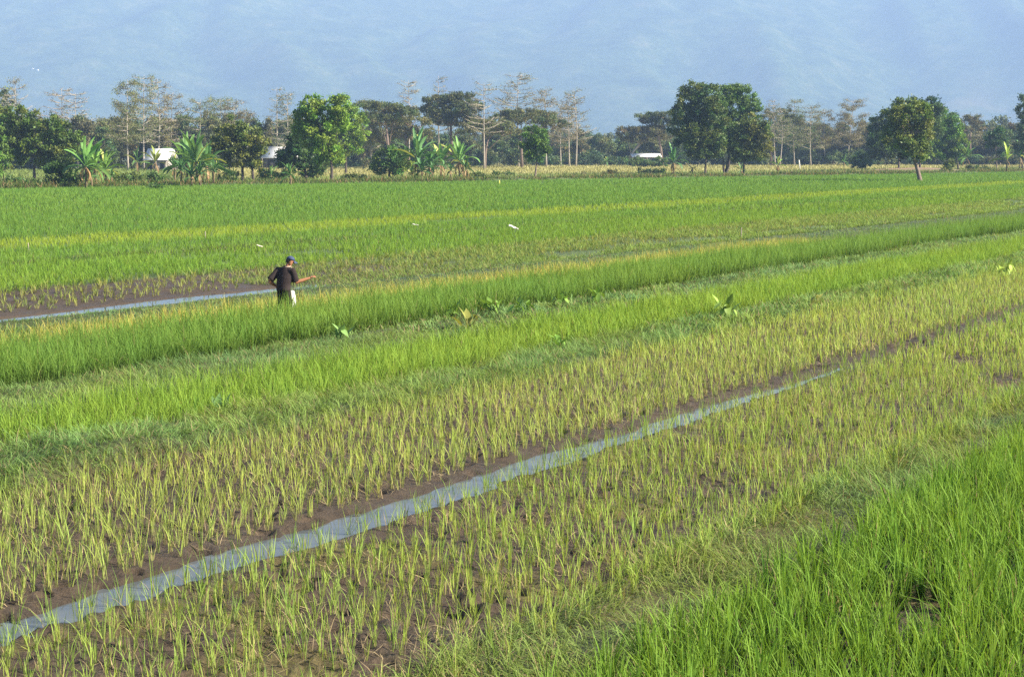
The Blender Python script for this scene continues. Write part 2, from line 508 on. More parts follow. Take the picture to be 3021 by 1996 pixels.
# --- sparse clumps: the 300 largest in view are things of their own, the rest one mass
x1, y1 = hills(V_tf + .17, V_s1, .25, .175, .12, y1=130, e1=1)
x2, y2 = hills(V_weed0 - .35, V_tn - .04, .24, .17, .13, y1=130)
x3, y3 = hills(V_tn, V_tf - .08, .6, .2, .3, y1=60)
_u, _v = uv(x1, y1)
bare = np.exp(-(((_u - uof(2500, 1072)) / 2.2) ** 2 + ((_v - vof(2500, 1072)) / .45) ** 2)) > .4
x1, y1 = x1[~bare], y1[~bare]
gap = fbm(x2 * .8, y2 * .8, 66, 2) < .22
x2, y2 = x2[~gap], y2[~gap]
kinds = [(x1, y1, "yellow-green rice clump on the mud beyond the water channel", "rice clumps beyond the channel", S_BASE, S_TIP, .33),
         (x2, y2, "yellow-green rice clump on the mud on the near side of the water channel", "rice clumps before the channel", (.27, .32, .085), (.36, .52, .085), .33),
         (x3, y3, "green rice clump standing in the water channel", "rice clumps in the channel", (.15, .22, .05), (.23, .38, .06), .40)]
ally = np.concatenate([k[1] for k in kinds]); allx = np.concatenate([k[0] for k in kinds])
inside = (np.abs(allx) < .335 * ally) & (ally > 11.2)
cut = np.sort(ally[inside])[299]
rest = Acc()
for xx, yy, lab, grp, cb, ct, h in kinds:
    ins = (np.abs(xx) < .335 * yy) & (yy > 11.2) & (yy <= cut)
    for px, py in zip(xx[ins], yy[ins]):
        a = Acc()
        hh = h * random.uniform(.75, 1.2)
        rice(a, np.array([px]), np.array([py]), random.randint(6, 12), hh, .0065, cb, ct, 3, .10, .26, .05, .14, .016, .14)
        o = a.build("rice_clump", M_RICE, None, (px, py, hz1(px, py)))
        o.location = (px, py, hz1(px, py))
        tag(o, lab, "rice plant", grp)
    for lo, hi, nb, wd, sg in ((0, 30, 8, .008, 3), (30, 60, 6, .013, 2), (60, 140, 4, .025, 1)):
        k = ~ins & (yy >= lo) & (yy < hi)
        rice(rest, xx[k], yy[k], nb, h, wd, cb, ct, sg, .11, .28, .16, .14, .018, .14)
tag(rest.build("sparse_rice", M_RICE), "pale yellow-green rice clumps thinning out over bare brown mud", "rice", kind='stuff')

# --- dense stands
def stand(name, label, v0, v1, s, nb, h, cb, ct, e0=0, e1=0, far=400, wid=.0085, hole=None, lean=.2, dry=.02):
    a = Acc()
    for lo, hi, ks, kb, kw, sg in ((0, 32, 1, 1, 1.0, 3), (32, 60, 1.05, .8, 1.5, 2), (60, 105, 1.35, .7, 2.9, 1), (105, 190, 2.0, .7, 5.5, 1), (190, 420, 3.0, .7, 9.5, 1)):
        if lo > far: break
        x, y = hills(v0, v1, s * ks, s * ks * .85, .28, y0=max(9.5, lo), y1=min(hi, far), e0=e0, e1=e1)
        k = wfar(x, y) < -1
        if hole is not None: k &= ~hole(x, y)
        x, y = x[k], y[k]
        rice(a, x, y, max(3, int(nb * kb)), h, wid * kw, cb, ct, sg, lean, .4, .13, .15, .02 * ks, dry)
    o = a.build(name, M_RICE)
    return tag(o, label, "rice", kind='stuff')
def near_holes(x, y): return fbm(x * .9, y * .9, 101, 2) < .30
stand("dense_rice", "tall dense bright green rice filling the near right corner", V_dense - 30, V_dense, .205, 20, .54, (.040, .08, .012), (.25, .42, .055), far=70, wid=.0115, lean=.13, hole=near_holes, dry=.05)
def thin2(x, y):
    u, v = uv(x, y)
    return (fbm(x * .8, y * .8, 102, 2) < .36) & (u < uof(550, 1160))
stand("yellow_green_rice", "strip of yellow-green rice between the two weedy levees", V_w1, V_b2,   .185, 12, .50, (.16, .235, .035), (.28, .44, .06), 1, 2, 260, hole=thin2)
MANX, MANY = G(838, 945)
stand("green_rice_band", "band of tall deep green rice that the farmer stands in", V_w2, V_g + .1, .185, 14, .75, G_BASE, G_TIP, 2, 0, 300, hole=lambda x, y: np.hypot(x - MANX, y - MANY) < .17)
def yellow_rows():
    a = Acc()
    ue = uof(2330, 717)
    for lo, hi, nb, wd, sg in ((0, 60, 10, .016, 2), (60, 300, 7, .034, 1)):
        x, y = hills(V_g + .3, V_y, .24, .3, .2, u1=ue, y0=max(9.5, lo), y1=hi)
        rice(a, x, y, nb, .46, wd, (.40, .36, .10), (.45, .43, .11), sg, .16, .4, .14, .12)
    tag(a.build("yellowing_rice", M_RICE), "thin row of straw-yellow rice along the far edge of the tall green band", "rice", kind='stuff')
yellow_rows()
def mudpatch(x, y):
    u, v = uv(x, y)
    return (np.abs(v - vof(1390, 648)) < .9) & (u > uof(1200, 655)) & (u < uof(1500, 640))
def b3(x, y):
    u, v = uv(x, y)
    return (fbm(u * .25, v * .6, 110, 3) < .34) & (u < uof(1400, 760))
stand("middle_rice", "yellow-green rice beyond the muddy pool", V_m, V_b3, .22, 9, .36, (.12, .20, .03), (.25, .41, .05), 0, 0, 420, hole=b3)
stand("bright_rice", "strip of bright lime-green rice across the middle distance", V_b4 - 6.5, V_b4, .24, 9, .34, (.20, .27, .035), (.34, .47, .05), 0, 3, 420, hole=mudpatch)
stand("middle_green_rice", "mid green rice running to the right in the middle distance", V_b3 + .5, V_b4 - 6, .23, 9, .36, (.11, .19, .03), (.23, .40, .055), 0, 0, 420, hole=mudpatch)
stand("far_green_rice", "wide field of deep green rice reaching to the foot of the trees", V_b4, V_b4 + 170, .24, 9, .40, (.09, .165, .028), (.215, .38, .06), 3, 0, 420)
# seedlings scattered in the muddy pool edge
def pool_seedlings():
    a = Acc()
    x, y = hills(V_wf + .3, V_m + .5, .4, .45, .35, y1=120)
    rice(a, x, y, 6, .28, .02, (.25, .23, .10), (.26, .34, .06), 2, .2, .5, .2, .18)
    tag(a.build("pool_seedlings", M_RICE), "thin rice seedlings dotted over the dark mud beside the pool", "rice", kind='stuff')
pool_seedlings()

# --- weeds on the levees, straw on the mud
def weeds(name, label, v0, v1, dens, h, cb, ct, e0=0, e1=0, u1=200, far=150, pad=.15):
    a = Acc()
    for lo, hi, k, wd, sg in ((0, 34, 1.0, .0075, 3), (34, 70, .5, .017, 2), (70, 160, .2, .038, 1)):
        if lo > far: continue
        n = int(dens * k * (u1 + 40) * (v1 - v0 + 2 * pad))
        u = rng.uniform(-40, u1, n); v = rng.uniform(v0 - pad, v1 + pad, n)
        v = v - np.where(v < (v0 + v1) / 2, edge(u, e0) if e0 else 0, edge(u, e1) if e1 else 0)
        x, y = xy(u, v)
        q = inview(x, y, max(9.5, lo), min(hi, far)); x, y, u, v = x[q], y[q], u[q], v[q]
        cl = fbm(u * .9, v * 1.6, 121, 3)
        q = rng.random(len(x)) < .35 + ss(.22, .5, cl); x, y, u, v, cl = x[q], y[q], u[q], v[q], cl[q]
        n = len(x)
        if n == 0: continue
        base = np.stack([x, y, hz(x, y) - .01], 1)
        pt = fbm(u * .7, v * 1.1, 131, 3)
        az = 2 * np.pi * vn(u * 1.6, v * 1.6, 133) * 2 + rng.normal(0, .8, n)
        br = rng.random(n) < .10
        g = rng.uniform(.6, 1.35, (n, 1)); hue = ((pt - .45) * 1.1)[:, None]
        CB = np.array(cb) * g * np.concatenate([1 + .5 * hue, 1 + .1 * hue, 1 - .5 * hue], 1)
        CT = np.array(ct) * g * np.concatenate([1 + .5 * hue, 1 + .1 * hue, 1 - .5 * hue], 1)
        CB[br] = (.30, .23, .12); CT[br] = (.36, .29, .16)
        blades(a, base, az, np.abs(rng.normal(.45, .35, n)), rng.uniform(.2, 1.4, n), h * rng.uniform(.35, 1.25, n) * (.55 + cl), wd * rng.uniform(.6, 1.4, n), np.clip(CB, .005, .7), np.clip(CT, .005, .7), sg)
    tag(a.build(name, M_RICE), label, "weeds", kind='stuff')
WB, WT = (.10, .165, .04), (.31, .47, .13)
weeds("corner_weeds", "rough grey-green weeds edging the near right rice", V_dense - .15, V_weed0, 950, .27, (.10, .15, .04), (.29, .42, .12), u1=90)
weeds("mound_weeds", "weedy levee with bushy grass mounds beyond the sparse rice", V_s1, V_w1, 1100, .25, WB, WT, 1, 1)
weeds("levee_weeds", "blue-green weedy levee below the tall green band", V_b2, V_w2, 900, .20, WB, (.28, .44, .15), 2, 2)
weeds("pool_weeds", "dark green weeds along the near edge of the pool", V_y, V_wn, 620, .10, (.10, .16, .05), (.26, .39, .13))
weeds("distant_levee_weeds", "low weeds and clods on the levee behind the pool rice", V_b3 - .6, V_b3 + .8, 340, .26, (.07, .10, .04), (.15, .20, .075), far=160)
def pool_levee():
    a = Acc()
    n = 260000
    u = rng.uniform(U_p2 - 3, 260, n); v = rng.uniform(V_wn - .3, V_m + .3, n)
    x, y = xy(u, v)
    q = inview(x, y) & (rng.random(n) < np.clip((130 / y) ** 0.0 * ss(.3, .55, fbm(u * .3, v * .9, 141, 3)), 0, 1)); x, y, u, v = x[q], y[q], u[q], v[q]
    n = len(x)
    base = np.stack([x, y, hz(x, y)], 1)
    g = rng.uniform(.65, 1.35, (n, 1)); br = rng.random(n) < .16 * (1 - .6 * ss(uof(1100, 790), uof(1500, 760), u))
    CB = np.array((.10, .15, .04)) * g; CT = np.array((.31, .44, .09)) * g
    CB[br] = (.30, .24, .12); CT[br] = (.38, .32, .16)
    blades(a, base, rng.uniform(0, 6.3, n), np.abs(rng.normal(.4, .3, n)), rng.uniform(.2, 1.1, n), rng.uniform(.12, .34, n), .02 * np.clip(y / 45, 1, 6), CB, CT, 1)
    tag(a.build("ridge_weeds", M_RICE), "mixed green and straw weeds on the ridge running right from the pool", "weeds", kind='stuff')
pool_levee()
def straw():
    a = Acc()
    n = 60000
    u = rng.uniform(0, 75, n); v = rng.uniform(V_weed0 - .4, V_s1 + .2, n)
    x, y = xy(u, v)
    q = inview(x, y, 10, 45) & ((v < V_tn - .1) | (v > V_tf + .1)) & (rng.random(n) < ss(.4, .62, fbm(u * .9, v * .9, 151, 3)))
    x, y = x[q], y[q]; n = len(x)
    base = np.stack([x, y, hz(x, y) + .012], 1)
    g = rng.uniform(.6, 1.3, (n, 1))
    c = np.array((.38, .29, .16)) * g
    blades(a, base, rng.uniform(0, 6.3, n), rng.normal(1.25, .25, n), rng.normal(.1, .35, n), rng.uniform(.08, .26, n), rng.uniform(.004, .009, n), c, c * 1.1, 2)
    n = 30000                                              # low algae-green ground weeds on the near mud
    u = rng.uniform(0, 60, n); v = rng.uniform(V_weed0 - .4, V_tn - .2, n); x, y = xy(u, v)
    q = inview(x, y, 10, 40) & (rng.random(n) < ss(.48, .66, fbm(x * .9, y * .9, 19, 3)))
    x, y = x[q], y[q]; n = len(x)
    base = np.stack([x, y, hz(x, y)], 1); g = rng.uniform(.6, 1.3, (n, 1))
    blades(a, base, rng.uniform(0, 6.3, n), np.abs(rng.normal(.8, .4, n)), rng.normal(.3, .4, n), rng.uniform(.04, .12, n), rng.uniform(.006, .014, n), np.array((.14, .15, .03)) * g, np.array((.24, .27, .04)) * g, 2)
    tag(a.build("straw_litter", M_STRAW), "dry straw and short weeds lying over the brown mud", "straw", kind='stuff')
straw()
def far_grass():
    a = Acc()
    n = 60000
    x = rng.uniform(-130, 150, n); w = np.abs(rng.normal(0, 3.2, n)) - .8
    b = FB0[None] + ((x - FB0[0]) / fb_d[0])[:, None] * fb_d[None] + w[:, None] * fb_n[None]
    x, y = b[:, 0], b[:, 1]
    cl = fbm(x * .16, y * .25, 161, 3)
    q = (((x - DMX) / 13) ** 2 + ((y - DMY) / 6) ** 2 > rng.uniform(.5, 1.2, n)) & inview(x, y, 100, 600, .36) & (rng.random(n) < ss(.3, .5, cl) + .15); x, y, cl = x[q], y[q], cl[q]; n = len(x)
    base = np.stack([x, y, hz(x, y)], 1)
    g = rng.uniform(.55, 1.4, (n, 1)); br = rng.random(n) < .22
    CB = np.array((.07, .11, .03)) * g; CT = np.array((.15, .22, .05)) * g
    CB[br] = np.array((.26, .17, .09)); CT[br] = np.array((.36, .26, .13))
    blades(a, base, rng.uniform(0, 6.3, n), np.abs(rng.normal(.3, .3, n)), rng.uniform(.1, .9, n), rng.uniform(.25, .8, n) * (.4 + 1.2 * cl), rng.uniform(.06, .16, n), CB, CT, 1)
    tag(a.build("bund_grass", M_RICE), "rough green and brown grass along the bund under the front trees", "grass", kind='stuff')
    a = Acc()
    n = 130000
    y = 150 + 330 * rng.random(n) ** 1.0; x = rng.uniform(-.37, .37, n) * y
    w = wfar(x, y)
    q = (w > 3) & (w < 240) & (((x - DMX) / 13) ** 2 + ((y - DMY) / 6) ** 2 > rng.uniform(.5, 1.2, n)); x, y, w = x[q], y[q], w[q]; n = len(x)
    base = np.stack([x, y, hz(x, y)], 1)
    g = rng.uniform(.75, 1.2, (n, 1)) * (.8 + .4 * fbm(x * .05, y * .05, 171, 3))[:, None]
    k = np.maximum(1 - ss(28, 62, w), 1 - ss(-.22, -.17, x / y) * 1.0)[:, None]
    CT = np.array((.38, .36, .14)) * g * (1 - k) + np.array((.20, .26, .06)) * g * k
    blades(a, base, rng.uniform(0, 6.3, n), np.abs(rng.normal(.2, .2, n)), rng.uniform(.1, .6, n), rng.uniform(.3, .6, n), rng.uniform(.10, .22, n) * y / 300, CT * .85, CT, 1)
    tag(a.build("dry_grass", M_STRAW), "pale yellow dry field behind the front trees", "grass", kind='stuff')
far_grass()

# ------------------------------------------------------------------ small broad-leaved plants on the levees
def taro(px, py, h, n, col, lab, dead=False):
    x, y = G(px, py); z = hz1(x, y)
    e = empty("taro_plant", (x, y, z), lab, "leafy plant", "broad-leaved plants on the levees")
    for k in range(n + 3):
        a = Acc()
        az = random.uniform(0, 6.28); r = h * random.uniform(.15, .6); hh = h * random.uniform(.35, .95)
        top = np.array((math.cos(az) * r, math.sin(az) * r, hh))
        g = random.uniform(.7, 1.25)
        c = np.array(col) * g
        tube(a, [(0, 0, -.02), top * (.4, .4, .6), top], [.012, .009, .006], 5, c * .8)
        L = h * random.uniform(.42, .68); w = L * random.uniform(.62, .8)
        dr = random.uniform(.5, 1.25)
        f = np.array((math.cos(az) * math.cos(dr), math.sin(az) * math.cos(dr), -math.sin(dr)))
        if random.random() < .5: f[2] = -f[2]
        sd = np.array((-math.sin(az), math.cos(az), random.uniform(-.3, .3))); nrm = np.cross(f, sd)
        prof = [(-.28, .18), (-.18, .62), (.02, .95), (.25, .92), (.5, .68), (.75, .34), (1.0, .02)]
        V = []
        for s, ww in prof:
            m = top + f * s * L - nrm * .10 * L * s * s
            V += [m - sd * ww * w / 2 + nrm * .10 * w * ww, m, m + sd * ww * w / 2 + nrm * .10 * w * ww]
        F = []
        for i in range(len(prof) - 1):
            F += [(3 * i, 3 * i + 1, 3 * i + 4, 3 * i + 3), (3 * i + 1, 3 * i + 2, 3 * i + 5, 3 * i + 4)]
        a.add(V, F, c)
        a.build("leaf", M_BANANA, e, None, True)
TL, TY = (.20, .34, .055), (.36, .37, .09)
for q in [(2139, 950, .46, 9, (.27, .40, .08), "large pale taro plant with drooping leaves on the weedy levee right of centre"),
          (1380, 985, .40, 4, TY, "yellow taro plant with a drooping leaf on the levee centre"),
          (1334, 948, .34, 5, TL, "small taro plant just left of the yellow taro on the levee"),
          (1450, 945, .36, 6, TL, "taro plant right of the yellow taro at the foot of the tall rice"),
          (1520, 942, .34, 7, (.22, .38, .08), "dark leafed taro plant in the middle of the row by the tall rice"),
          (1556, 938, .28, 4, TL, "little taro plant at the right end of the middle pair by the tall rice"),
          (1655, 915, .34, 6, (.24, .40, .07), "taro plant at the base of the tall rice between two groups of taro"),
          (1765, 912, .42, 8, TL, "bushy bright taro plant at the base of the tall rice near picture centre"),
          (1650, 1042, .26, 5, (.2, .36, .06), "small round-leaved plant at the edge of the yellow-green strip"),
          (2410, 916, .26, 4, TY, "small yellowed leafy plant on the right half of the weedy levee"),
          (2963, 812, .44, 7, (.36, .48, .08), "bright taro plant on the levee at the far right"),
          (1003, 1020, .36, 6, (.2, .33, .1), "spindly leafy weed rising from the levee in front of the tall rice"),
          (640, 1238, .30, 6, (.16, .28, .09), "broad-leaved weed on the grassy mound at left")]:
    taro(*q)

# ------------------------------------------------------------------ trees
def leaf_quads(acc, P, Nn, size, C):
    n = len(P)
    r = rng.normal(0, 1, (n, 3)); d = r * .75 + Nn * .75; d /= np.linalg.norm(d, axis=1)[:, None]
    q = rng.normal(0, 1, (n, 3)); s = np.cross(d, q); s /= np.linalg.norm(s, axis=1)[:, None]
    up = np.cross(s, d)
    L = (size * rng.uniform(.6, 1.4, n))[:, None]; w = L * rng.uniform(.38, .6, n)[:, None]
    V = np.stack([P - d * L * .5, P + s * w * .5 + up * w * .12, P + d * L * .5, P - s * w * .5 + up * w * .12], 1)
    F = np.arange(4 * n).reshape(n, 4)
    acc.add(V.reshape(-1, 3), F, np.repeat(C, 4, 0))
def lobe_leaves(acc, c, r, col, size, cover=1.7, var=.25, tipcol=None, gap=.3):
    """leaf clumps spread over and through an ellipsoid"""
    c = np.array(c); r = np.array(r)
    area = 4 * np.pi * ((r[0] * r[1]) ** 1.6 / 3 + (r[0] * r[2]) ** 1.6 / 3 + (r[1] * r[2]) ** 1.6 / 3) ** (1 / 1.6)
    n = int(cover * area / (size * size * .26)); K = max(6, int(area / (size * size * 10)))
    d = rng.normal(0, 1, (K, 3)); d /= np.linalg.norm(d, axis=1)[:, None]
    d = d[d[:, 2] > -.75] if K > 10 else d
    K = len(d)
    rad = rng.uniform(.55, 1.2, K)
    cc = c + d * r * rad[:, None]
    keep = rng.random(K) > gap * .5
    ccol = np.array(col) * 1.35 * (1 + rng.normal(0, var, (K, 1))) * np.concatenate([1 + rng.normal(0, .12, (K, 1)), np.ones((K, 1)), 1 + rng.normal(0, .12, (K, 1))], 1)
    if tipcol is not None:
        yk = rng.random(K) < .25
        ccol[yk] = np.array(tipcol) * rng.uniform(.8, 1.2, (yk.sum(), 1))
    kid = np.nonzero(keep)[0]
    if len(kid) == 0: return
    k = rng.choice(kid, n)
    sig = size * rng.uniform(.6, 1.05, n)[:, None]
    P = cc[k] + rng.normal(0, 1, (n, 3)) * sig * (1, 1, .75)
    C = np.clip(ccol[k] * rng.uniform(.75, 1.25, (n, 1)), .006, .6)
    leaf_quads(acc, P, d[k] + (0, 0, .3), size, C)
DARK, FRESH, OLIVE, MIDG, HAZY = (.068, .112, .020), (.115, .20, .022), (.125, .135, .030), (.075, .14, .028), (.07, .10, .035)
BROWNG = (.16, .165, .062)
def base_pt(px, py):
    x, y = G(px, py); return np.array((x, y, hz1(x, y) - .1)), y
def broadleaf(label, base, trunks, lobes, col, tip=None, size=.36, cover=1.7, bark=None, tr=.22, group=None, name="leafy_tree", gap=.3):
    b, Y = base_pt(*base)
    e = empty(name, b, label, "tree", group)
    sc = Y / FPX
    ta, ca = Acc(), Acc()
    L = []
    for (px, py, rx, ry) in lobes:
        r = rx * sc
        p = AT(px, py, Y + random.uniform(-.55, .55) * max(rx, 20) * sc * 1.2)
        L.append((p, np.array((r, r * random.uniform(.85, 1.15), ry * sc))))
    for tp in trunks:
        pts = [AT(px, py, Y + (random.uniform(-.3, .3) if i else 0)) for i, (px, py) in enumerate(tp)]
        pts[0][2] = b[2] - .1
        n = len(pts)
        rad = [tr * (1.45 if i == 0 else 1.0) * (1 - .42 * i / (n - 1)) for i in range(n)]
        pts2 = [pts[0], pts[0] * .85 + pts[1] * .15] + pts[1:]; rad = [rad[0], tr * 1.05] + rad[1:]
        tube(ta, pts2, rad, 9)
        top = pts[-1]
        for p, r in L:
            if len(trunks) > 1 and random.random() < .5: continue
            mid = (top + p) / 2 + rng.normal(0, .25, 3)
            tube(ta, [top, mid, p], [tr * .5, tr * .33, tr * .12], 6)
            for q in range(3):
                tube(ta, [mid * .4 + p * .6, p + rng.normal(0, .5, 3) * r], [tr * .17, tr * .05], 5)
    for p, r in L:
        lobe_leaves(ca, p, r, col, size, cover, .25, tip, gap)
    ta.build("trunk", bark or M_BARK, e, b, True)
    ca.build("crown", M_LEAF, e, b)
    return e
def kapok(label, base, top, spread, col=BROWNG, start=.38, leaf=.5, bark=None, group="tall bare kapok trees of the back row", nwh=None, umb=False):
    b, Y = base_pt(*base)
    e = empty("kapok_tree", b, label, "tree", group)
    sc = Y / FPX
    tp = AT(top[0], top[1], Y)
    H = tp[2] - b[2]
    ta, ca = Acc(), Acc()
    bow = rng.normal(0, .25, 2)
    def tk(s):
        p = b * (1 - s) + tp * s
        return p + np.array((bow[0], bow[1], 0)) * math.sin(s * 3.1)
    tr = .0085 * H + .05
    tube(ta, [tk(s) for s in np.linspace(0, 1, 9)], [tr * 1.4] + [tr * (1 - .85 * s) for s in np.linspace(.12, 1, 8)], 7)
    nwh = nwh or max(7, int(H * .62))
    S_ = spread * sc
    for k in range(nwh):
        s = start + (1 - start) * (k + random.uniform(-.25, .25)) / (nwh - .3)
        s = min(max(s, .2), .985)
        ln = S_ * (1.2 - .7 * (s - start) / (1 - start)) * random.uniform(.7, 1.1)
        if umb: ln = S_ * random.uniform(.6, 1.1)
        o = tk(s)
        for q in range(random.choice((3, 4, 5, 5))):
            az = random.uniform(0, 6.28); l = ln * random.uniform(.6, 1.15)
            rise = random.uniform(.0, .42) if not umb else random.uniform(.15, .7)
            e1 = o + np.array((math.cos(az) * l * .55, math.sin(az) * l * .55, l * rise * .35))
            e2 = o + np.array((math.cos(az) * l, math.sin(az) * l, l * rise))
            br = max(.05, tr * .34 * (1.15 - s))
            tube(ta, [o, e1, e2], [br, br * .75, .03], 5)
            nt_ = max(3, int(l * 3.6))
            for j in range(nt_):
                f = random.uniform(.3, 1.0)
                p = (o + (e1 - o) * f / .55 if f < .55 else e1 + (e2 - e1) * (f - .55) / .45)
                d = np.array((math.cos(az + random.uniform(-1.2, 1.2)), math.sin(az + random.uniform(-1.2, 1.2)), random.uniform(-.1, .7)))
                t2 = p + d * random.uniform(.3, .9)
                tube(ta, [p, (p + t2) / 2 + rng.normal(0, .06, 3), t2], [.034, .026, .018], 4)
                n = np.random.default_rng(random.randint(0, 10 ** 6)).poisson(leaf * 16)
                if n:
                    P = t2 + rng.normal(0, .42, (n, 3)) * (1, 1, .75)
                    C = np.clip(np.array(col) * rng.uniform(.6, 1.5, (n, 1)) * (1, random.uniform(.85, 1.2), 1), .01, .5)
                    leaf_quads(ca, P, np.tile((0, 0, 1.), (n, 1)), .26, C)
    ta.build("trunk", bark or M_PALE, e, b, True)
    if ca.V: ca.build("crown", M_KLEAF, e, b)
    return e
def umbrella(label, base, trunk, layers, col, bark=None, size=.42, cover=1.1, group=None):
    """flat-topped tree: trunk forking to thin wide leaf layers"""
    b, Y = base_pt(*base)
    e = empty("umbrella_tree", b, label, "tree", group)
    sc = Y / FPX
    ta, ca = Acc(), Acc()
    pts = [AT(px, py, Y) for px, py in trunk]; pts[0][2] = b[2] - .1
    tr = .34
    tube(ta, pts, [tr * 1.2] + [tr * (1 - .4 * i / len(pts)) for i in range(1, len(pts))], 8)
    for (px, py, rx, ry) in layers:
        p = AT(px, py, Y + random.uniform(-.5, .5) * rx * sc); r = np.array((rx * sc, rx * sc * .8, ry * sc))
        o = pts[-1] if random.random() < .7 or len(pts) < 3 else pts[-2]
        m = o * .45 + p * .55; m[2] -= abs(p[2] - o[2]) * .05
        tube(ta, [o, m, p - (0, 0, r[2] * .4)], [tr * .45, tr * .3, tr * .12], 6)
        for q in range(7):
            a = random.uniform(0, 6.28); f = random.uniform(.5, .95)
            t2 = p + np.array((math.cos(a) * r[0] * f, math.sin(a) * r[1] * f, -.1))
            tube(ta, [m * .3 + p * .7 - (0, 0, r[2] * .5), t2], [tr * .16, .03], 5)
        lobe_leaves(ca, p, r, col, size, cover, .22, None, .5)
    ta.build("trunk", bark or M_MBARK, e, b, True)
    ca.build("crown", M_KLEAF, e, b)
    return e
def shrub(label, base, lobes, col, size=.3, cover=1.6, name="bush", group=None, cat="bush"):
    b, Y = base_pt(*base)
    e = empty(name, b, label, cat, group)
    sc = Y / FPX; ca, ta = Acc(), Acc()
    for (px, py, rx, ry) in lobes:
        p = AT(px, py, Y + random.uniform(-.4, .4) * rx * sc)
        tube(ta, [b, (b + p) / 2 + rng.normal(0, .15, 3), p], [.07, .05, .02], 5)
        lobe_leaves(ca, p, (rx * sc, rx * sc, ry * sc), col, size, cover, .25, None, .35)
    ta.build("stem", M_BARK, e, b); ca.build("foliage", M_LEAF, e, b)
    return e

def banana(label, base, h, nl=9, spread=1.0, col=(.15, .27, .055), lean=0, dry=2, group=None, Ll=None, up=0.0, dx=0.0, dy=0.0):
    b, Y = base_pt(*base); b[0] += dx; b[1] += dy
    e = empty("banana_plant", b, label, "banana plant", group)
    hs = h * .40
    a = Acc()
    top = np.array((lean * hs, 0, hs))
    tube(a, [(0, 0, -.1), top * (.5, 1, .5) + (.05, 0, 0), top], [.17, .13, .085], 9)
    a.build("pseudostem", M_STEM, e, None, True)
    LL = Ll or h * .60
    nl = int(nl * 1.7)
    for k in range(nl + dry):
        isdry = k >= nl
        az = k * 2.4 + random.uniform(-.5, .5)
        f = k / max(1, nl - 1)
        el = (1.5 - 1.75 * f ** 1.3) * random.uniform(.85, 1.1) + up if not isdry else -.9
        el = min(el, 1.5)
        L = LL * random.uniform(.62, 1.05) * (1 if not isdry else .6); wd = LL * random.uniform(.14, .19) * (1 if not isdry else .5)
        dr = random.uniform(.6, 1.6) * (.4 + .8 * f)
        n = 12
        p = top.copy() - (0, 0, .05 * f); V = []; F = []; C = []
        tw = random.uniform(-.7, .7)
        g = random.uniform(.75, 1.25)
        cc = np.array(col) * (.66, .82, .9) * g * (1.15 - .45 * f) if not isdry else np.array((.30, .19, .09)) * g
        if not isdry and random.random() < .07: cc = np.array((.34, .36, .08)) * g
        a = Acc()
        stalk = [p.copy()]
        for i in range(n + 1):
            s = i / n
            ang = el - dr * s * s
            d = np.array((math.cos(az) * math.cos(ang) * spread, math.sin(az) * math.cos(ang) * spread, math.sin(ang)))
            d /= np.linalg.norm(d)
            sd0 = np.array((-math.sin(az), math.cos(az), 0)); nr = np.cross(d, sd0)
            sd = sd0 * math.cos(tw) + nr * math.sin(tw); nr2 = np.cross(d, sd)
            w = wd * (max(0, math.sin(math.pi * min(1, (s - .14) / .86 * .93 + .05))) ** .6 if s > .14 else .05)
            j1, j2 = random.uniform(.55, 1.1), random.uniform(.55, 1.1)
            V += [p - sd * w * .5 * j1 + nr2 * w * .16, p.copy(), p + sd * w * .5 * j2 + nr2 * w * .16]
            if i: F += [(3 * i - 3, 3 * i - 2, 3 * i + 1, 3 * i), (3 * i - 2, 3 * i - 1, 3 * i + 2, 3 * i + 1)]
            C += [cc, cc * 1.35, cc]
            p = p + d * L / n; stalk.append(p.copy())
        a.add(V, F, C)
        tube(a, stalk[:7], [.035, .03, .026, .022, .018, .014, .01], 5, cc * 1.3)
        a.build("leaf", M_BANANA, e)
    return e

# ---- front trees
broadleaf("big dark green tree in the left front, trunk bare below a wide crown", (102, 533), [[(102, 533), (101, 500), (104, 465)]],
          [(55, 342, 40, 32), (30, 385, 42, 36), (100, 370, 42, 34), (155, 378, 38, 34), (190, 405, 40, 36), (60, 425, 48, 42), (125, 425, 48, 42), (180, 450, 44, 34), (20, 445, 40, 40), (95, 465, 40, 26), (150, 475, 34, 22), (215, 430, 26, 34)],
          DARK, (.16, .19, .035))
broadleaf("dark tree cut by the left edge behind the big front tree", (-20, 528), [[(-20, 528), (-14, 470), (-10, 400)]],
          [(-22, 350, 45, 40), (-10, 400, 40, 40), (-20, 450, 46, 40), (8, 480, 24, 30)], DARK, (.15, .18, .03))
shrub("round dark bush at the field edge beside the big left tree", (168, 556), [(160, 515, 30, 24), (185, 500, 26, 26), (150, 540, 26, 16), (190, 535, 28, 18)], (.06, .105, .025))
shrub("low bush in the shade under the big left tree", (70, 556), [(45, 541, 30, 14), (85, 545, 30, 12), (20, 535, 20, 20)], (.055, .10, .025))
shrub("pale green bush at the left edge of the picture", (10, 540), [(8, 470, 16, 40), (-6, 510, 20, 26)], (.10, .17, .03))
broadleaf("olive green tree with two dark trunks behind the second banana clump", (717, 533), [[(717, 533), (715, 500), (722, 465)], [(748, 535), (745, 505), (742, 470)]],
          [(690, 385, 38, 34), (665, 410, 40, 34), (725, 395, 36, 34), (755, 420, 30, 34), (640, 440, 32, 30), (700, 440, 48, 34), (745, 460, 30, 30), (690, 475, 34, 20), (760, 490, 22, 24)], (.095, .125, .026), (.18, .20, .035))
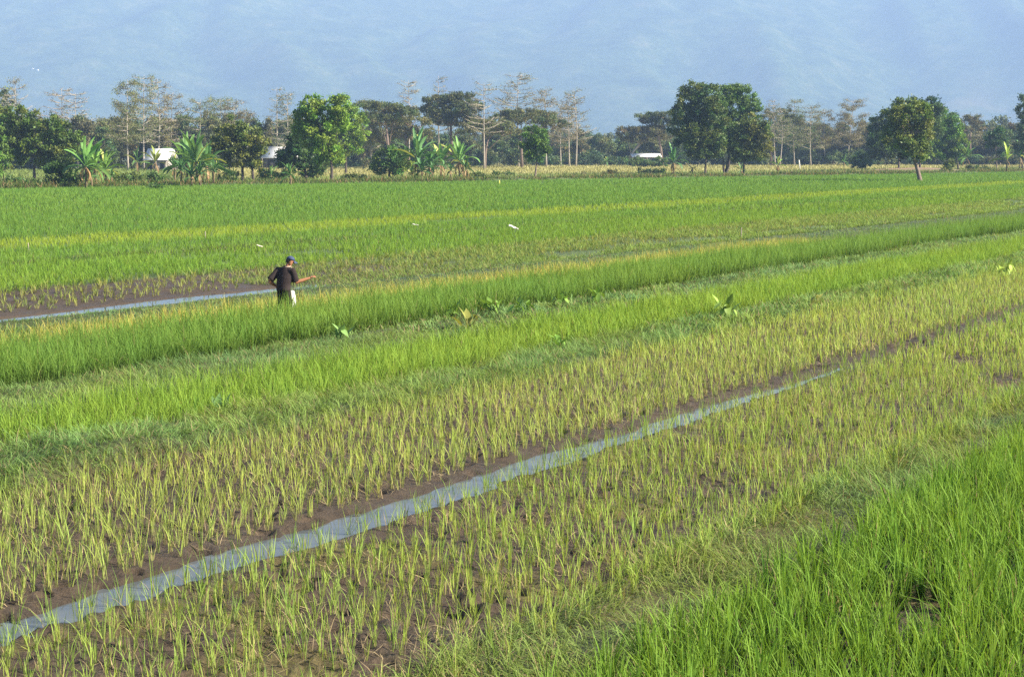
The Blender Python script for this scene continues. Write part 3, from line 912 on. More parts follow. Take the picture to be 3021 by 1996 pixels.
broadleaf("tall bright green tree in the centre left with a lumpy crown", (978, 537), [[(978, 537), (979, 500), (975, 455)]],
          [(920, 320, 32, 30), (965, 312, 40, 30), (1000, 318, 30, 32), (900, 352, 30, 30), (945, 365, 46, 36), (995, 365, 38, 36), (900, 388, 34, 24), (885, 375, 24, 22), (960, 420, 44, 34), (930, 430, 36, 34), (985, 455, 34, 24), (960, 470, 34, 20)], FRESH, (.22, .30, .04))
broadleaf("bright green tree joined to the right of the tall centre left tree", (1020, 513), [[(1020, 513), (1021, 470), (1018, 430)]],
          [(1032, 325, 30, 24), (1048, 350, 32, 30), (1020, 345, 30, 30), (1055, 390, 26, 34), (1030, 405, 36, 34), (1050, 430, 24, 28), (1020, 440, 26, 20), (1000, 390, 30, 30)], FRESH, (.22, .29, .04))
broadleaf("low dark tree at the left foot of the tall bright tree", (905, 532), [[(905, 532), (900, 500), (890, 460)]],
          [(870, 430, 36, 30), (845, 450, 30, 30), (890, 465, 40, 32), (920, 450, 34, 32), (860, 485, 34, 24), (915, 495, 30, 22), (885, 410, 26, 24)], (.045, .09, .022))
shrub("dark bush under the right side of the tall bright tree", (935, 530), [(930, 505, 26, 22), (950, 490, 24, 26), (905, 515, 20, 16)], (.05, .09, .022))
broadleaf("round dark bush tree left of the tall central bananas", (1148, 526), [[(1148, 526), (1149, 508), (1150, 490)]],
          [(1125, 480, 26, 24), (1155, 458, 32, 26), (1185, 465, 30, 28), (1150, 495, 36, 20), (1195, 495, 26, 22), (1112, 500, 14, 18)], (.06, .115, .022), (.16, .22, .03))
broadleaf("slim small tree standing alone in the middle with a pale trunk", (1578, 523), [[(1578, 523), (1582, 490), (1584, 465)]],
          [(1565, 395, 22, 20), (1588, 402, 22, 22), (1562, 425, 22, 26), (1600, 425, 20, 24), (1582, 445, 30, 22), (1608, 440, 14, 20), (1572, 465, 22, 14)], (.06, .125, .022), (.15, .25, .03), .34, 1.7, M_MBARK, .16)
broadleaf("big round tree on the left of the right hand pair, dark crown", (2081, 517), [[(2081, 517), (2081, 490), (2084, 455)]],
          [(2045, 272, 30, 24), (2085, 275, 38, 28), (2030, 305, 36, 32), (2080, 310, 48, 36), (2010, 335, 32, 32), (2055, 345, 48, 38), (2105, 345, 42, 36), (2005, 375, 30, 30), (2050, 390, 48, 36), (2100, 385, 42, 36), (2020, 415, 36, 30), (2075, 425, 44, 32), (2110, 430, 34, 30), (2060, 450, 34, 16), (2090, 455, 34, 16)], (.065, .105, .026), (.15, .18, .04))
broadleaf("big rounded fresh green tree on the right of the pair with forked trunks", (2136, 514), [[(2136, 514), (2134, 480), (2130, 440)], [(2140, 514), (2150, 490), (2154, 450)], [(2138, 514), (2143, 495), (2148, 470)]],
          [(2165, 272, 34, 22), (2195, 285, 34, 28), (2140, 285, 32, 28), (2215, 315, 28, 34), (2170, 315, 46, 36), (2135, 330, 36, 34), (2205, 350, 34, 32), (2165, 365, 44, 34), (2140, 395, 36, 34), (2175, 410, 40, 34), (2150, 435, 36, 26)], (.075, .135, .03), (.13, .21, .04))
broadleaf("lower olive tree hugging the right side of the big pair", (2194, 516), [[(2194, 516), (2194, 490), (2196, 450)]],
          [(2215, 365, 32, 26), (2245, 385, 28, 30), (2200, 395, 34, 30), (2255, 420, 24, 32), (2220, 425, 40, 34), (2185, 440, 34, 30), (2235, 455, 34, 22), (2195, 465, 34, 14)], (.088, .118, .026), (.18, .19, .04))
broadleaf("leaning olive tree alone in the green field at right with a bent trunk", (2714, 535), [[(2716, 535), (2708, 505), (2699, 475), (2688, 455), (2684, 405)]],
          [(2670, 318, 34, 22), (2710, 318, 34, 24), (2645, 342, 34, 26), (2690, 345, 44, 32), (2728, 350, 26, 32), (2640, 375, 32, 30), (2690, 385, 48, 34), (2728, 390, 24, 32), (2640, 410, 32, 30), (2690, 420, 44, 30), (2722, 430, 26, 28), (2660, 440, 34, 22), (2700, 452, 36, 18)], (.095, .135, .03), (.19, .215, .05), .38, 1.3, M_MBARK, .30, gap=.55)
broadleaf("dark tree behind the left of the leaning olive tree", (2651, 506), [[(2651, 506), (2652, 470), (2650, 440)]],
          [(2605, 365, 30, 26), (2640, 335, 34, 26), (2590, 395, 32, 28), (2625, 400, 40, 32), (2585, 425, 30, 26), (2620, 440, 40, 26), (2600, 455, 32, 14), (2650, 450, 36, 18)], (.045, .08, .022), None, .5)
broadleaf("dark green treetop rising behind the leaning olive tree", (2714, 505), [[(2714, 505), (2714, 460), (2712, 400)]],
          [(2695, 304, 24, 18), (2735, 310, 28, 18), (2760, 325, 24, 22), (2730, 345, 34, 28), (2700, 340, 30, 28), (2745, 380, 34, 40), (2710, 420, 34, 40)], (.055, .10, .025), None, .5)
broadleaf("fresh green tree on the right of the leaning olive tree", (2795, 501), [[(2795, 501), (2794, 475), (2790, 440)], [(2828, 499), (2825, 480), (2815, 450)]],
          [(2775, 345, 30, 24), (2800, 365, 30, 28), (2765, 375, 34, 32), (2815, 390, 26, 30), (2785, 405, 42, 34), (2825, 425, 22, 26), (2790, 440, 40, 28), (2755, 435, 30, 30), (2830, 452, 24, 18), (2770, 460, 34, 12)], (.085, .165, .025), (.19, .27, .04), .42)
broadleaf("narrow dark tree cut by the right edge of the picture", (3016, 500), [[(3016, 500), (3018, 430), (3019, 340)]],
          [(3022, 300, 14, 18), (3016, 325, 14, 18), (3024, 350, 18, 20), (3018, 380, 18, 22), (3026, 420, 24, 26), (3010, 440, 22, 20)], (.05, .085, .028), None, .42)
broadleaf("small tufted tree with a thin trunk near the right edge", (2941, 503), [[(2941, 503), (2939, 460), (2937, 425)]],
          [(2925, 405, 16, 14), (2945, 393, 18, 16), (2955, 412, 16, 16), (2935, 425, 20, 12), (2960, 440, 14, 18)], (.05, .105, .03), None, .38, 1.7, M_MBARK, .12)
shrub("round dark bush in the yellow field left of the leaning olive tree", (2542, 500), [(2540, 470, 22, 18), (2530, 486, 24, 12), (2556, 484, 18, 12), (2545, 455, 12, 10)], (.05, .095, .025))
shrub("low tangled bush at the foot of the fresh green tree at right", (2800, 510), [(2790, 495, 16, 14), (2806, 485, 16, 18)], (.12, .16, .035))
shrub("dark low bush near the small tufted tree at right", (2890, 508), [(2880, 498, 24, 9), (2905, 500, 18, 8)], (.05, .085, .025))
shrub("dark weedy bush on the bund left of the lone slim tree", (1480, 518), [(1468, 513, 12, 7), (1505, 512, 9, 9)], (.05, .095, .022))
shrub("row of low dark bushes on the bund left of the big pair", (1915, 512), [(1890, 506, 12, 8), (1915, 509, 14, 8), (1940, 504, 16, 9)], (.05, .085, .025))
shrub("brown and green bush on the bund beyond the central field", (1800, 517), [(1785, 514, 12, 7), (1805, 512, 14, 9), (1728, 515, 10, 8)], (.11, .105, .04))
shrub("dark bush against the back trees left of the lone slim tree", (1523, 494), [(1520, 415, 20, 18), (1510, 445, 22, 22), (1530, 450, 22, 26), (1515, 475, 22, 16)], (.06, .095, .028), .45)
shrub("little dark bush at the field edge left of the second banana clump", (466, 560), [(455, 548, 12, 9), (470, 552, 12, 8)], (.06, .11, .025))

for px, py, ry_, c_, lb in [(230, 552, 22, (.08, .12, .03), "rough green bush left of the left banana plants"), (350, 546, 22, (.09, .13, .035), "rough bush between the two left banana groups"), (395, 540, 18, (.08, .12, .03), "small rough bush in front of the white roof shed"), (455, 538, 16, (.08, .13, .03), "low rough bush below the white roof shed"),
                         (670, 540, 22, (.075, .12, .03), "bush right of the big banana clump"), (790, 536, 18, (.09, .13, .035), "low bush in front of the white roofed open shed"), (830, 538, 22, (.06, .1, .028), "dark bush left of the pale orange stemmed banana"), (1045, 532, 10, (.09, .13, .03), "low bush on the bund right of the tall bright tree"), (1405, 526, 10, (.10, .14, .035), "low bush right of the central banana clump")]:
    shrub(lb, (px, py), [(px - 14, py - ry_ * .6, 18, ry_ * .6), (px + 14, py - ry_ * .7, 18, ry_ * .7), (px, py - ry_ * 1.1, 14, ry_ * .6)], c_)
for px, py, ry_, lb in [(1878, 494, 24, "leafy bush hiding the left end of the low white roofed shed"), (1912, 494, 17, "leafy bush before the middle of the low white roofed shed"), (1946, 494, 28, "leafy bush hiding the right end of the low white roofed shed")]:
    shrub(lb, (px, py), [(px - 9, py - ry_ * .5, 13, ry_ * .5), (px + 9, py - ry_ * .6, 13, ry_ * .5), (px, py - ry_ * .9, 10, ry_ * .4)], (.085, .13, .035))
# ---- banana plants
def ban(label, px, py, top, **k):
    banana(label, (px, py), (py - top) * (EYE / (py - HOR)) * 1.02, **k)
ban("tall banana plant with long upright leaves right of the big left tree", 254, 557, 385, nl=9, dry=5, col=(.19, .31, .07))
ban("yellowish banana plant beside the tall one right of the big left tree", 282, 552, 405, nl=9, dry=4, col=(.24, .34, .07))
ban("short banana plant with a dry brown skirt right of the big left tree", 312, 548, 425, nl=8, dry=6, col=(.22, .31, .06))
ban("thin banana plant in front of the kapok trunks left of the white roof", 405, 512, 425, nl=6, dry=2, col=(.15, .24, .06))
ban("yellow-leaved banana plant standing before the white roof", 459, 520, 415, nl=6, dry=3, col=(.32, .31, .07))
ban("leftmost tall banana of the big clump with pale raised leaves", 552, 545, 385, nl=11, dry=3, col=(.26, .37, .11), up=.1)
ban("middle banana of the big clump, tallest, leaves upright", 580, 547, 372, nl=12, dry=3, col=(.24, .35, .10), up=.15)
ban("right banana of the big clump with arching dark leaves", 612, 545, 400, nl=11, dry=4, col=(.13, .23, .06))
ban("low young banana in front of the big clump", 565, 552, 465, nl=8, dry=2, col=(.10, .18, .045))
ban("small banana with a pale orange stem left of the tall bright tree", 857, 549, 462, nl=8, dry=2, col=(.15, .25, .06))
ban("small banana between the olive tree and the pale orange stemmed one", 800, 538, 478, nl=7, dry=3, col=(.15, .22, .05))
ban("tall central banana with straight upright leaves at left of its clump", 1232, 533, 374, nl=11, dry=3, col=(.22, .35, .12), up=.2)
ban("bushy banana in the middle of the central clump", 1268, 533, 425, nl=11, dry=3, col=(.12, .22, .06))
ban("low dark banana at the foot of the central clump", 1245, 536, 455, nl=9, dry=2, col=(.08, .16, .04))
ban("central banana with a brown stem between the two tall ones", 1300, 532, 400, nl=9, dry=4, col=(.17, .28, .08))
ban("right tall banana of the central clump with a yellow leaf", 1355, 529, 392, nl=11, dry=4, col=(.25, .37, .10), up=.12)
ban("short dark banana at the right end of the central clump", 1375, 529, 450, nl=8, dry=3, col=(.12, .2, .05))
ban("thin upright banana left of the big right hand pair of trees", 1986, 518, 418, nl=7, dry=4, col=(.15, .27, .08), up=.2)
ban("drooping dark banana beside the trunk of the big right hand pair", 2042, 514, 470, nl=6, dry=2, col=(.07, .15, .06), up=-.8)
ban("small banana sapling right of the big pair of trees", 2186, 519, 472, nl=5, dry=3, col=(.13, .22, .06))
ban("withered banana with one bright yellow-green leaf right of the big pair", 2294, 512, 446, nl=4, dry=8, col=(.36, .46, .10), up=.3)
ban("banana with one bright yellow leaf near the right edge", 2969, 510, 415, nl=3, dry=1, col=(.50, .55, .06), up=.35)
ban("small banana with a thin stem beside the yellow-leaved one at the right edge", 3008, 500, 405, nl=6, dry=1, col=(.12, .22, .06))
ban("small banana sprouting between the fresh green tree and the right edge", 2850, 500, 410, nl=5, dry=2, col=(.18, .28, .06))
for px, py, tp, c_, lb in [(270, 556, 470, (.13, .22, .05), "low leafy banana at the foot of the plants right of the big left tree"), (330, 552, 478, (.12, .2, .05), "low banana sprout at the right end of the left banana plants"),
                     (535, 550, 455, (.10, .19, .05), "low spreading banana at the left foot of the big clump"), (590, 552, 450, (.09, .17, .045), "dark low banana in the middle foot of the big clump"), (630, 549, 455, (.10, .18, .05), "low spreading banana at the right foot of the big clump"), (515, 540, 420, (.13, .22, .06), "arching banana on the left flank of the big clump"), (645, 540, 430, (.12, .2, .05), "arching banana on the right flank of the big clump"),
                     (1215, 536, 470, (.08, .16, .04), "low dark banana between the round bush tree and the central clump"), (1330, 533, 455, (.09, .17, .045), "low banana between the two halves of the central clump"), (1275, 537, 465, (.07, .14, .04), "dark low banana under the middle of the central clump")]:
    ban(lb, px, py, tp, nl=9, dry=2, col=c_, Ll=(py - tp) * .02 * .9)
for i, (px, py, tp, lb) in enumerate([(1790, 491, 452, "first of three small bananas before the back trees right of centre"), (1828, 490, 455, "second of three small bananas before the back trees right of centre"), (1850, 491, 458, "third of three small bananas, beside the low white building"),
                       (1655, 492, 468, "tiny banana at the foot of the pale kapok trunks"), (1892, 494, 466, "small banana in front of the low white building"), (1925, 494, 468, "bushy small banana at the right of the low white building"),
                       (2490, 494, 452, "tiny banana before the back trees left of the round dark bush")]):
    ban(lb, px, py, tp, nl=7, dry=1, col=(.17, .28, .08))

# ---- back row: kapoks
K = [("bare kapok at the far left, thin upper branches only", (50, 500), (48, 232), 70, .15, .5),
     ("bare kapok with a reddish trunk, left of the white roof trees", (183, 498), (182, 262), 70, .06, .5),
     ("thin bare kapok just right of the reddish trunked one", (224, 500), (222, 274), 60, .10, .5),
     ("leafy brown kapok, left one of the tall left group", (378, 505), (377, 236), 58, 1.0, .3),
     ("tall brown kapok in the middle of the tall left group", (424, 503), (425, 222), 62, .45, .3),
     ("tall brown kapok on the right of the tall left group", (462, 500), (463, 232), 56, .5, .3),
     ("shorter brown kapok right of the tall left group", (505, 498), (508, 282), 52, .55, .3),
     ("broad brown kapok above the big banana clump", (590, 498), (592, 292), 75, .7, .3),
     ("brown kapok between the banana clump and the olive tree", (655, 497), (650, 290), 70, .7, .35),
     ("flat-topped brown kapok over the olive tree", (700, 497), (690, 300), 70, .7, .4),
     ("slender pale kapok left of the tall bright tree", (818, 497), (817, 258), 42, .28, .3),
     ("thin pale kapok beside the slender one left of the tall bright tree", (845, 497), (846, 272), 40, .35, .3),
     ("orange-brown kapok right of the tall bright tree", (1096, 498), (1094, 292), 55, .6, .3),
     ("bare pointed kapok, first spire left of centre", (1206, 495), (1205, 236), 46, .12, .42),
     ("bare pointed kapok, second spire left of centre", (1295, 494), (1293, 224), 48, .16, .4),
     ("pale bare kapok right of the central bananas", (1429, 499), (1428, 246), 60, .14, .42),
     ("wide crowned bare kapok, tallest of the middle", (1530, 494), (1527, 222), 85, .16, .5),
     ("leafy tall kapok right of the wide crowned one", (1612, 494), (1608, 264), 55, .45, .45),
     ("pale trunked kapok in the cluster before the gap, left one", (1655, 492), (1658, 300), 48, .4, .4),
     ("pale trunked kapok in the cluster before the gap, middle one", (1680, 493), (1676, 280), 42, .2, .4),
     ("tallest pale kapok of the cluster before the gap", (1699, 493), (1692, 262), 58, .2, .35),
     ("thin kapok behind the right side of the big pair", (2287, 490), (2284, 294), 34, .2, .45),
     ("second thin kapok right of the big pair", (2300, 490), (2302, 315), 40, .5, .4),
     ("leafy kapok standing right of the thin ones", (2344, 489), (2345, 296), 42, .65, .3),
     ("hazy kapok above the yellow field", (2392, 489), (2395, 310), 46, .6, .3),
     ("hazy kapok left of the tall rounded one", (2435, 488), (2432, 322), 48, .8, .3),
     ("tall rounded hazy kapok left of the leaning olive tree", (2500, 488), (2520, 294), 62, 1.0, .3),
     ("hazy bare kapok at the far right end of the back row", (2868, 487), (2866, 345), 40, .6, .35)]
for lb, b_, tp, spd, lf, st in K:
    kapok(lb, b_, tp, spd, start=st, leaf=lf, col=random.choice([BROWNG, (.18, .155, .07), (.14, .165, .06)]))
# ---- back row: flat-topped trees
umbrella("flat-topped dark tree behind the tall bright tree", (1150, 500), [(1150, 500), (1146, 440), (1140, 380)], [(1075, 308, 34, 8), (1130, 314, 60, 9), (1165, 322, 60, 10), (1195, 330, 40, 9), (1120, 345, 60, 14)], (.075, .095, .035))
umbrella("broad brown-green tree behind the central bananas", (1210, 499), [(1210, 499), (1200, 430), (1195, 390)], [(1150, 360, 60, 18), (1215, 355, 55, 18), (1180, 395, 70, 22), (1120, 410, 45, 24), (1240, 400, 40, 24)], (.11, .115, .042))
umbrella("large dark spreading tree in the middle of the back row", (1335, 497), [(1335, 497), (1332, 420), (1330, 370)], [(1300, 292, 45, 12), (1350, 290, 50, 12), (1385, 308, 40, 10), (1310, 320, 60, 20), (1375, 330, 50, 16), (1345, 355, 70, 22), (1290, 345, 40, 22), (1400, 365, 40, 18)], (.07, .085, .032), None, .45, 1.4)
umbrella("wide flat umbrella tree under the tallest kapok", (1540, 496), [(1540, 496), (1538, 440), (1535, 390)], [(1500, 340, 40, 8), (1545, 334, 60, 9), (1590, 340, 50, 9), (1615, 352, 40, 10), (1480, 348, 30, 7), (1560, 355, 70, 14), (1640, 365, 40, 14)], (.085, .095, .032))
umbrella("low wide umbrella tree left of the lone slim tree", (1430, 498), [(1430, 498), (1432, 450), (1440, 410)], [(1450, 364, 50, 8), (1400, 368, 40, 10), (1480, 370, 40, 9), (1420, 385, 60, 14), (1490, 388, 40, 12)], (.105, .11, .04), M_MBARK)
umbrella("flat umbrella tree touching the left of the big pair", (1955, 490), [(1955, 490), (1950, 440), (1940, 390)], [(1915, 342, 40, 7), (1960, 338, 45, 8), (1890, 352, 22, 5), (1950, 360, 50, 14), (1985, 355, 35, 16)], (.065, .085, .03))
umbrella("lower brown umbrella tree on a slanting trunk right of the gap", (1855, 490), [(1855, 490), (1862, 455), (1885, 425)], [(1860, 384, 38, 8), (1900, 384, 45, 9), (1935, 382, 40, 12), (1850, 398, 30, 8), (1910, 402, 60, 14), (1880, 412, 45, 10)], (.10, .095, .04), M_PALE)
umbrella("hazy flat-topped tree right of the leaning olive tree", (2862, 488), [(2862, 488), (2862, 420), (2864, 370)], [(2868, 346, 24, 5), (2845, 356, 22, 6), (2880, 362, 26, 7), (2855, 380, 40, 16)], (.11, .105, .05))
umbrella("small dark flat tree right of the big pair behind the kapoks", (2275, 489), [(2275, 489), (2274, 420), (2272, 370)], [(2268, 326, 16, 5), (2310, 328, 22, 6), (2290, 345, 34, 12), (2330, 350, 34, 14)], (.085, .095, .04))

# ---- back row: leafy filler trees, each its own shape
FILL = [(-10, 270, 45, .0), (22, 256, 22, 1), (150, 400, 60, 0), (270, 365, 50, 2), (310, 352, 45, 1), (345, 345, 45, 2), (400, 370, 45, 0), (470, 350, 45, 2), (540, 345, 50, 0), (620, 335, 45, 2), (680, 335, 45, 1), (760, 345, 40, 0), (790, 350, 30, 2), (840, 350, 36, 1),
        (1075, 345, 40, 2), (1110, 380, 45, 1), (1165, 420, 46, 0), (1250, 390, 40, 0), (1310, 400, 40, 0), (1385, 400, 36, 1), (1440, 425, 34, 0), (1475, 420, 34, 0), (1500, 390, 32, 1), (1560, 400, 40, 1), (1640, 400, 34, 2), (1668, 430, 30, 0), (1705, 385, 34, 2),
        (1735, 405, 32, 0), (1762, 396, 24, 0), (1790, 410, 30, 1), (1825, 415, 32, 0), (1860, 425, 26, 0), (1905, 425, 34, 0), (1950, 410, 36, 1), (2000, 420, 36, 0), (2060, 420, 40, 0), (2130, 410, 40, 0), (2200, 400, 40, 0), (2262, 385, 34, 2), (2300, 375, 34, 2), (2330, 385, 30, 0), (2365, 350, 34, 2), (2395, 380, 32, 0), (2425, 365, 34, 1), (2460, 385, 34, 2), (2490, 365, 34, 1), (2530, 350, 40, 2), (2560, 370, 34, 1), (2600, 390, 34, 0),
        (2700, 400, 40, 0), (2780, 395, 40, 0), (2825, 375, 26, 2), (2845, 400, 30, 0), (2878, 385, 28, 2), (2905, 400, 26, 1), (2935, 375, 30, 2), (2965, 380, 30, 0), (2995, 365, 34, 2), (3025, 375, 34, 0)]
_g = random.Random(3)
for px in range(-10, 3040, 62):
    if 1725 < px < 1880 or any(a < px < b_ for a, b_ in ((410, 505), (765, 830))): FILL.append((px, _g.uniform(405, 440), _g.uniform(26, 34), _g.choice((0, 0, 1)))); continue
    top = 345 if px < 1000 else (385 if px < 1720 else 380)
    FILL.append((px + _g.uniform(-15, 15), top + _g.uniform(0, 55), _g.uniform(34, 50), _g.choice((0, 1, 1, 2))))
FILL.sort()
for i, (px, tp, rx, kd) in enumerate(FILL):
    col = [(.07, .105, .03), (.105, .12, .045), (.115, .11, .05)][int(kd)]
    by = 500 - 14 * min(1, max(0, (px - 200) / 1600)) + random.uniform(-2, 2)
    h = by - tp; L = []
    for q in range(random.randint(6, 9)):
        f = random.random()
        L.append((px + random.uniform(-.75, .75) * rx * (1.05 - .5 * f), tp + h * (.12 + .62 * (1 - f)), rx * random.uniform(.4, .65), min(rx * .55, h * .2) * random.uniform(.7, 1.1)))
    L.append((px + random.uniform(-.2, .2) * rx, tp + h * .1, rx * .5, h * .1))
    near = "left edge" if px < 1000 else ("middle" if px < 2000 else "right")
    size = ["dark green", "grey-green", "brown-green"][int(kd)]
    broadleaf(f"{size} tree {'tall' if h > 130 else 'low'} in the hazy back row, number {i + 1} counted from the left", (px, by), [[(px, by), (px + random.uniform(-4, 4), by - h * .25), (px + random.uniform(-6, 6), by - h * .5)]], L, col, None, .5, 1.25, random.choice([M_MBARK, M_PALE, M_BARK]), .16, "leafy trees of the hazy back row", gap=.5)
# undergrowth at the foot of the back trees
for i in range(60):
    px = -20 + i * 52 + random.uniform(-25, 25)
    by = 501 - 13 * min(1, max(0, (px - 200) / 1600))
    if any(a < px < b_ for a, b_ in ((420, 492), (772, 822), (1860, 1968))): continue
    h = random.uniform(20, 50) * (1.2 if px < 1000 else 1); L = []
    for q in range(4):
        L.append((px + random.uniform(-36, 36), by - h * random.uniform(.2, .8), random.uniform(16, 30), h * random.uniform(.25, .4)))
    shrub(f"dark undergrowth bush below the back row trees, number {i + 1} counted from the left", (px, by), L, random.choice([(.05, .085, .03), (.075, .11, .035), (.09, .10, .04)]), .5, 1.3, "bush", "undergrowth of the back row")

def far_wood():
    ca = Acc()
    n = 2600
    for x in np.linspace(-290, 290, 210):
        Y = 520 + random.uniform(0, 160)
        if not (-.36 * Y < x * Y / 560 < .36 * Y): continue
        X = x * Y / 560
        h = 9 + 9 * float(fbm(np.array([x * .03]), np.array([2.]), 201, 3)[0]) + random.uniform(-2, 3)
        h *= .72 + .28 * float(1 - bump(22, 62, np.array([x]), 14)[0])
        w_ = random.uniform(4, 7)
        for q in range(3):
            lobe_leaves(ca, (X + random.uniform(-w_, w_) * .7, Y, h * random.uniform(.3, .72)), (w_ * .7, w_ * .7, h * .3), random.choice([(.075, .10, .04), (.09, .105, .045), (.07, .10, .035)]), .95, 1.2, .2, None, .3)
    tag(ca.build("far_wood", M_LEAF), "hazy grey-green wood closing the plain behind the back row", "wood", kind='stuff')
far_wood()

# ------------------------------------------------------------------ sheds
M_WHITE = plain("white_sheet", (.80, .79, .77), .5, .3, .05, .6)
M_WALL = plain("grey_wall", (.30, .27, .25), .9, .2, .25, .8, .3)
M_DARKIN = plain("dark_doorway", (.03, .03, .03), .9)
M_WOOD = plain("weathered_wood", (.33, .28, .22), .85, .2, .2, 6)
def shed(label, px0, px1, yr, ye, yb, depth, wallm=None, rise=1.0, ndoorway=2):
    cx = (px0 + px1) / 2
    x, Y = G(cx, yb); z = hz1(x, Y)
    sc = Y / FPX
    w = (px1 - px0) * sc; hw = (yb - ye) * sc; hr = (ye - yr) * sc
    e = empty("shed", (x, Y, z), label, "building")
    a = Acc(); box(a, (0, depth / 2, hw / 2 - .1), (w * .94, depth, hw + .2)); a.build("wall", wallm or M_WALL, e)
    a = Acc(); t_ = .12
    ov = .5; run = depth * .5 + ov
    for s in (-1, 1):
        sl_ = math.hypot(run, hr); ang = math.atan2(hr, run)
        c = (0, depth / 2 + s * run / 2, hw + hr / 2 + .03)
        rt = Matrix.Rotation(-s * ang, 3, 'X')
        box(a, c, (w, sl_, t_), np.array(rt))
    a.build("roof", M_WHITE, e)
    for k in range(ndoorway):
        a = Acc(); xx = -w / 2 + w * (k + .5) / ndoorway
        box(a, (xx, -.015, hw * .42), (min(1.4, w * .2), .08, hw * .8)); a.build("doorway_shade", M_DARKIN, e)  # dark panel on the wall, shade of an open doorway put into its colour
    for k in range(3):
        a = Acc(); box(a, (-w / 2 + .25 + k * (w - .5) / 2, -ov + .1, hw / 2), (.14, .14, hw)); a.build("post", M_WOOD, e)
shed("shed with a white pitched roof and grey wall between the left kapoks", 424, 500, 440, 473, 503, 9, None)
shed("shed with a white roof and dark open front left of the tall bright tree", 772, 880, 434, 467, 498, 10, plain("open_front_shade", (.10, .10, .10), .9))  # closed wall coloured dark, painting the shade of the gap under the roof
shed("low shed with a long white roof under the umbrella trees right of centre", 1864, 1952, 454, 464, 490.5, 10, plain("shaded_wall", (.16, .15, .14), .8), ndoorway=2)
shed("small pale building half hidden near the right edge", 2898, 2940, 446, 452, 486, 8, plain("pale_wall", (.55, .53, .5), .8), ndoorway=2)
# tiny white houses on the mountain
for k, (px, py, lb) in enumerate([(98, 207, "tiny white house on the mountain side at left, left of a close pair"), (113, 211, "tiny white house on the mountain side at left, right of a close pair"), (106, 222, "faint tiny white house just below the pair on the left mountain side"),
                      (2682, 133, "tiny white house high on the right mountain side, left one"), (2712, 140, "tiny white house high on the right mountain side, right one")]):
    d = ray(px, py); Y = 4200.0
    while Y < 5900:
        t_ = Y / d[1]; X = d[0] * t_; Z = EYE + d[2] * t_
        j = int((X - MXs[0]) / (MXs[1] - MXs[0])); i = int((Y - MYs[0]) / (MYs[1] - MYs[0]))
        if MZ[i, j] > Z: break
        Y += 3
    e = empty("white_house", (X, Y - 4, Z - 1), lb, "house", "white houses on the mountain")
    s_ = 1.0 if k < 2 else .75
    a = Acc(); box(a, (0, 0, 2.0), (7 * s_, 7, 5 * s_)); a.build("wall", M_WHITE, e)
    a = Acc()
    for sg in (-1, 1): box(a, (0, sg * 2.0, 2 + 2.5 * s_ + .9), (8 * s_, 4.6, .3), np.array(Matrix.Rotation(-sg * .42, 3, 'X')))
    a.build("roof", M_WHITE, e)

# ------------------------------------------------------------------ stakes, post, scraps
M_POST = plain("pale_post", (.72, .70, .64), .7, .2, .1, 5)
def stake(label, px, py, top, r, m, name="stake", lean=0):
    x, Y = G(px, py); z = hz1(x, Y); h = (py - top) * Y / FPX
    a = Acc(); tube(a, [(0, 0, -.2), (lean * h * .5, 0, h * .5), (lean * h, 0, h * .97), (lean * h, 0, h)], [r, r * .95, r * .9, r * .6], 8)
    o = a.build(name, m); o.location = (x, Y, z)
    tag(o, label, "post")
stake("white leaning post in the yellow field right of the big pair", 2360, 500, 472, .14, M_POST, "post", -.12)
stake("thin pale stake standing in the bright green strip at left", 606, 712, 682, .02, M_WOOD)
stake("thin whitish stake near the left edge in the middle rice", 84, 742, 716, .02, M_WOOD)
stake("small pale stake in the green field right of centre", 2187, 702, 672, .025, M_WOOD)
stake("small yellow stake at the far edge of the green field in the middle", 1473, 545, 532, .09, plain("yellow_paint", (.6, .6, .12)))
M_SHEET = plain("white_plastic", (.58, .56, .50), .45, .4, .06, 8)
def scrap(label, px, py, w, d, h, m, rot=.3):
    x, Y = G(px, py, .2); z = .14
    a = Acc(); n, k = 12, 8; V = []
    for i in range(n):
        for j in range(k):
            uu, vv = i / (n - 1) - .5, j / (k - 1) - .5
            V.append((uu * w + random.uniform(-.02, .02), vv * d + random.uniform(-.02, .02), .1 + h * (.5 - uu) + h * .7 * vn(np.array([i * .6 + px]), np.array([j * .7]), 3)[0]))
    a.add(V, [(i * k + j, (i + 1) * k + j, (i + 1) * k + j + 1, i * k + j + 1) for i in range(n - 1) for j in range(k - 1)])
    o = a.build("plastic_scrap", m, smooth=True); o.location = (x, Y, z)
    o.rotation_euler = (0, 0, rot)
    md = o.modifiers.new("thick", 'SOLIDIFY'); md.thickness = .012
    tag(o, label, "litter")
scrap("crumpled white sheet lying in the grass of the middle field", 1515, 680, .42, .30, .16, M_SHEET, -.2)
scrap("small greyish scrap on the levee left of the crumpled white sheet", 1225, 668, .3, .22, .08, plain("grey_scrap", (.5, .48, .45)), .2)
scrap("pale scrap on the weedy levee above the farmer", 766, 732, .24, .2, .07, plain("pale_scrap", (.62, .55, .45)), .1)

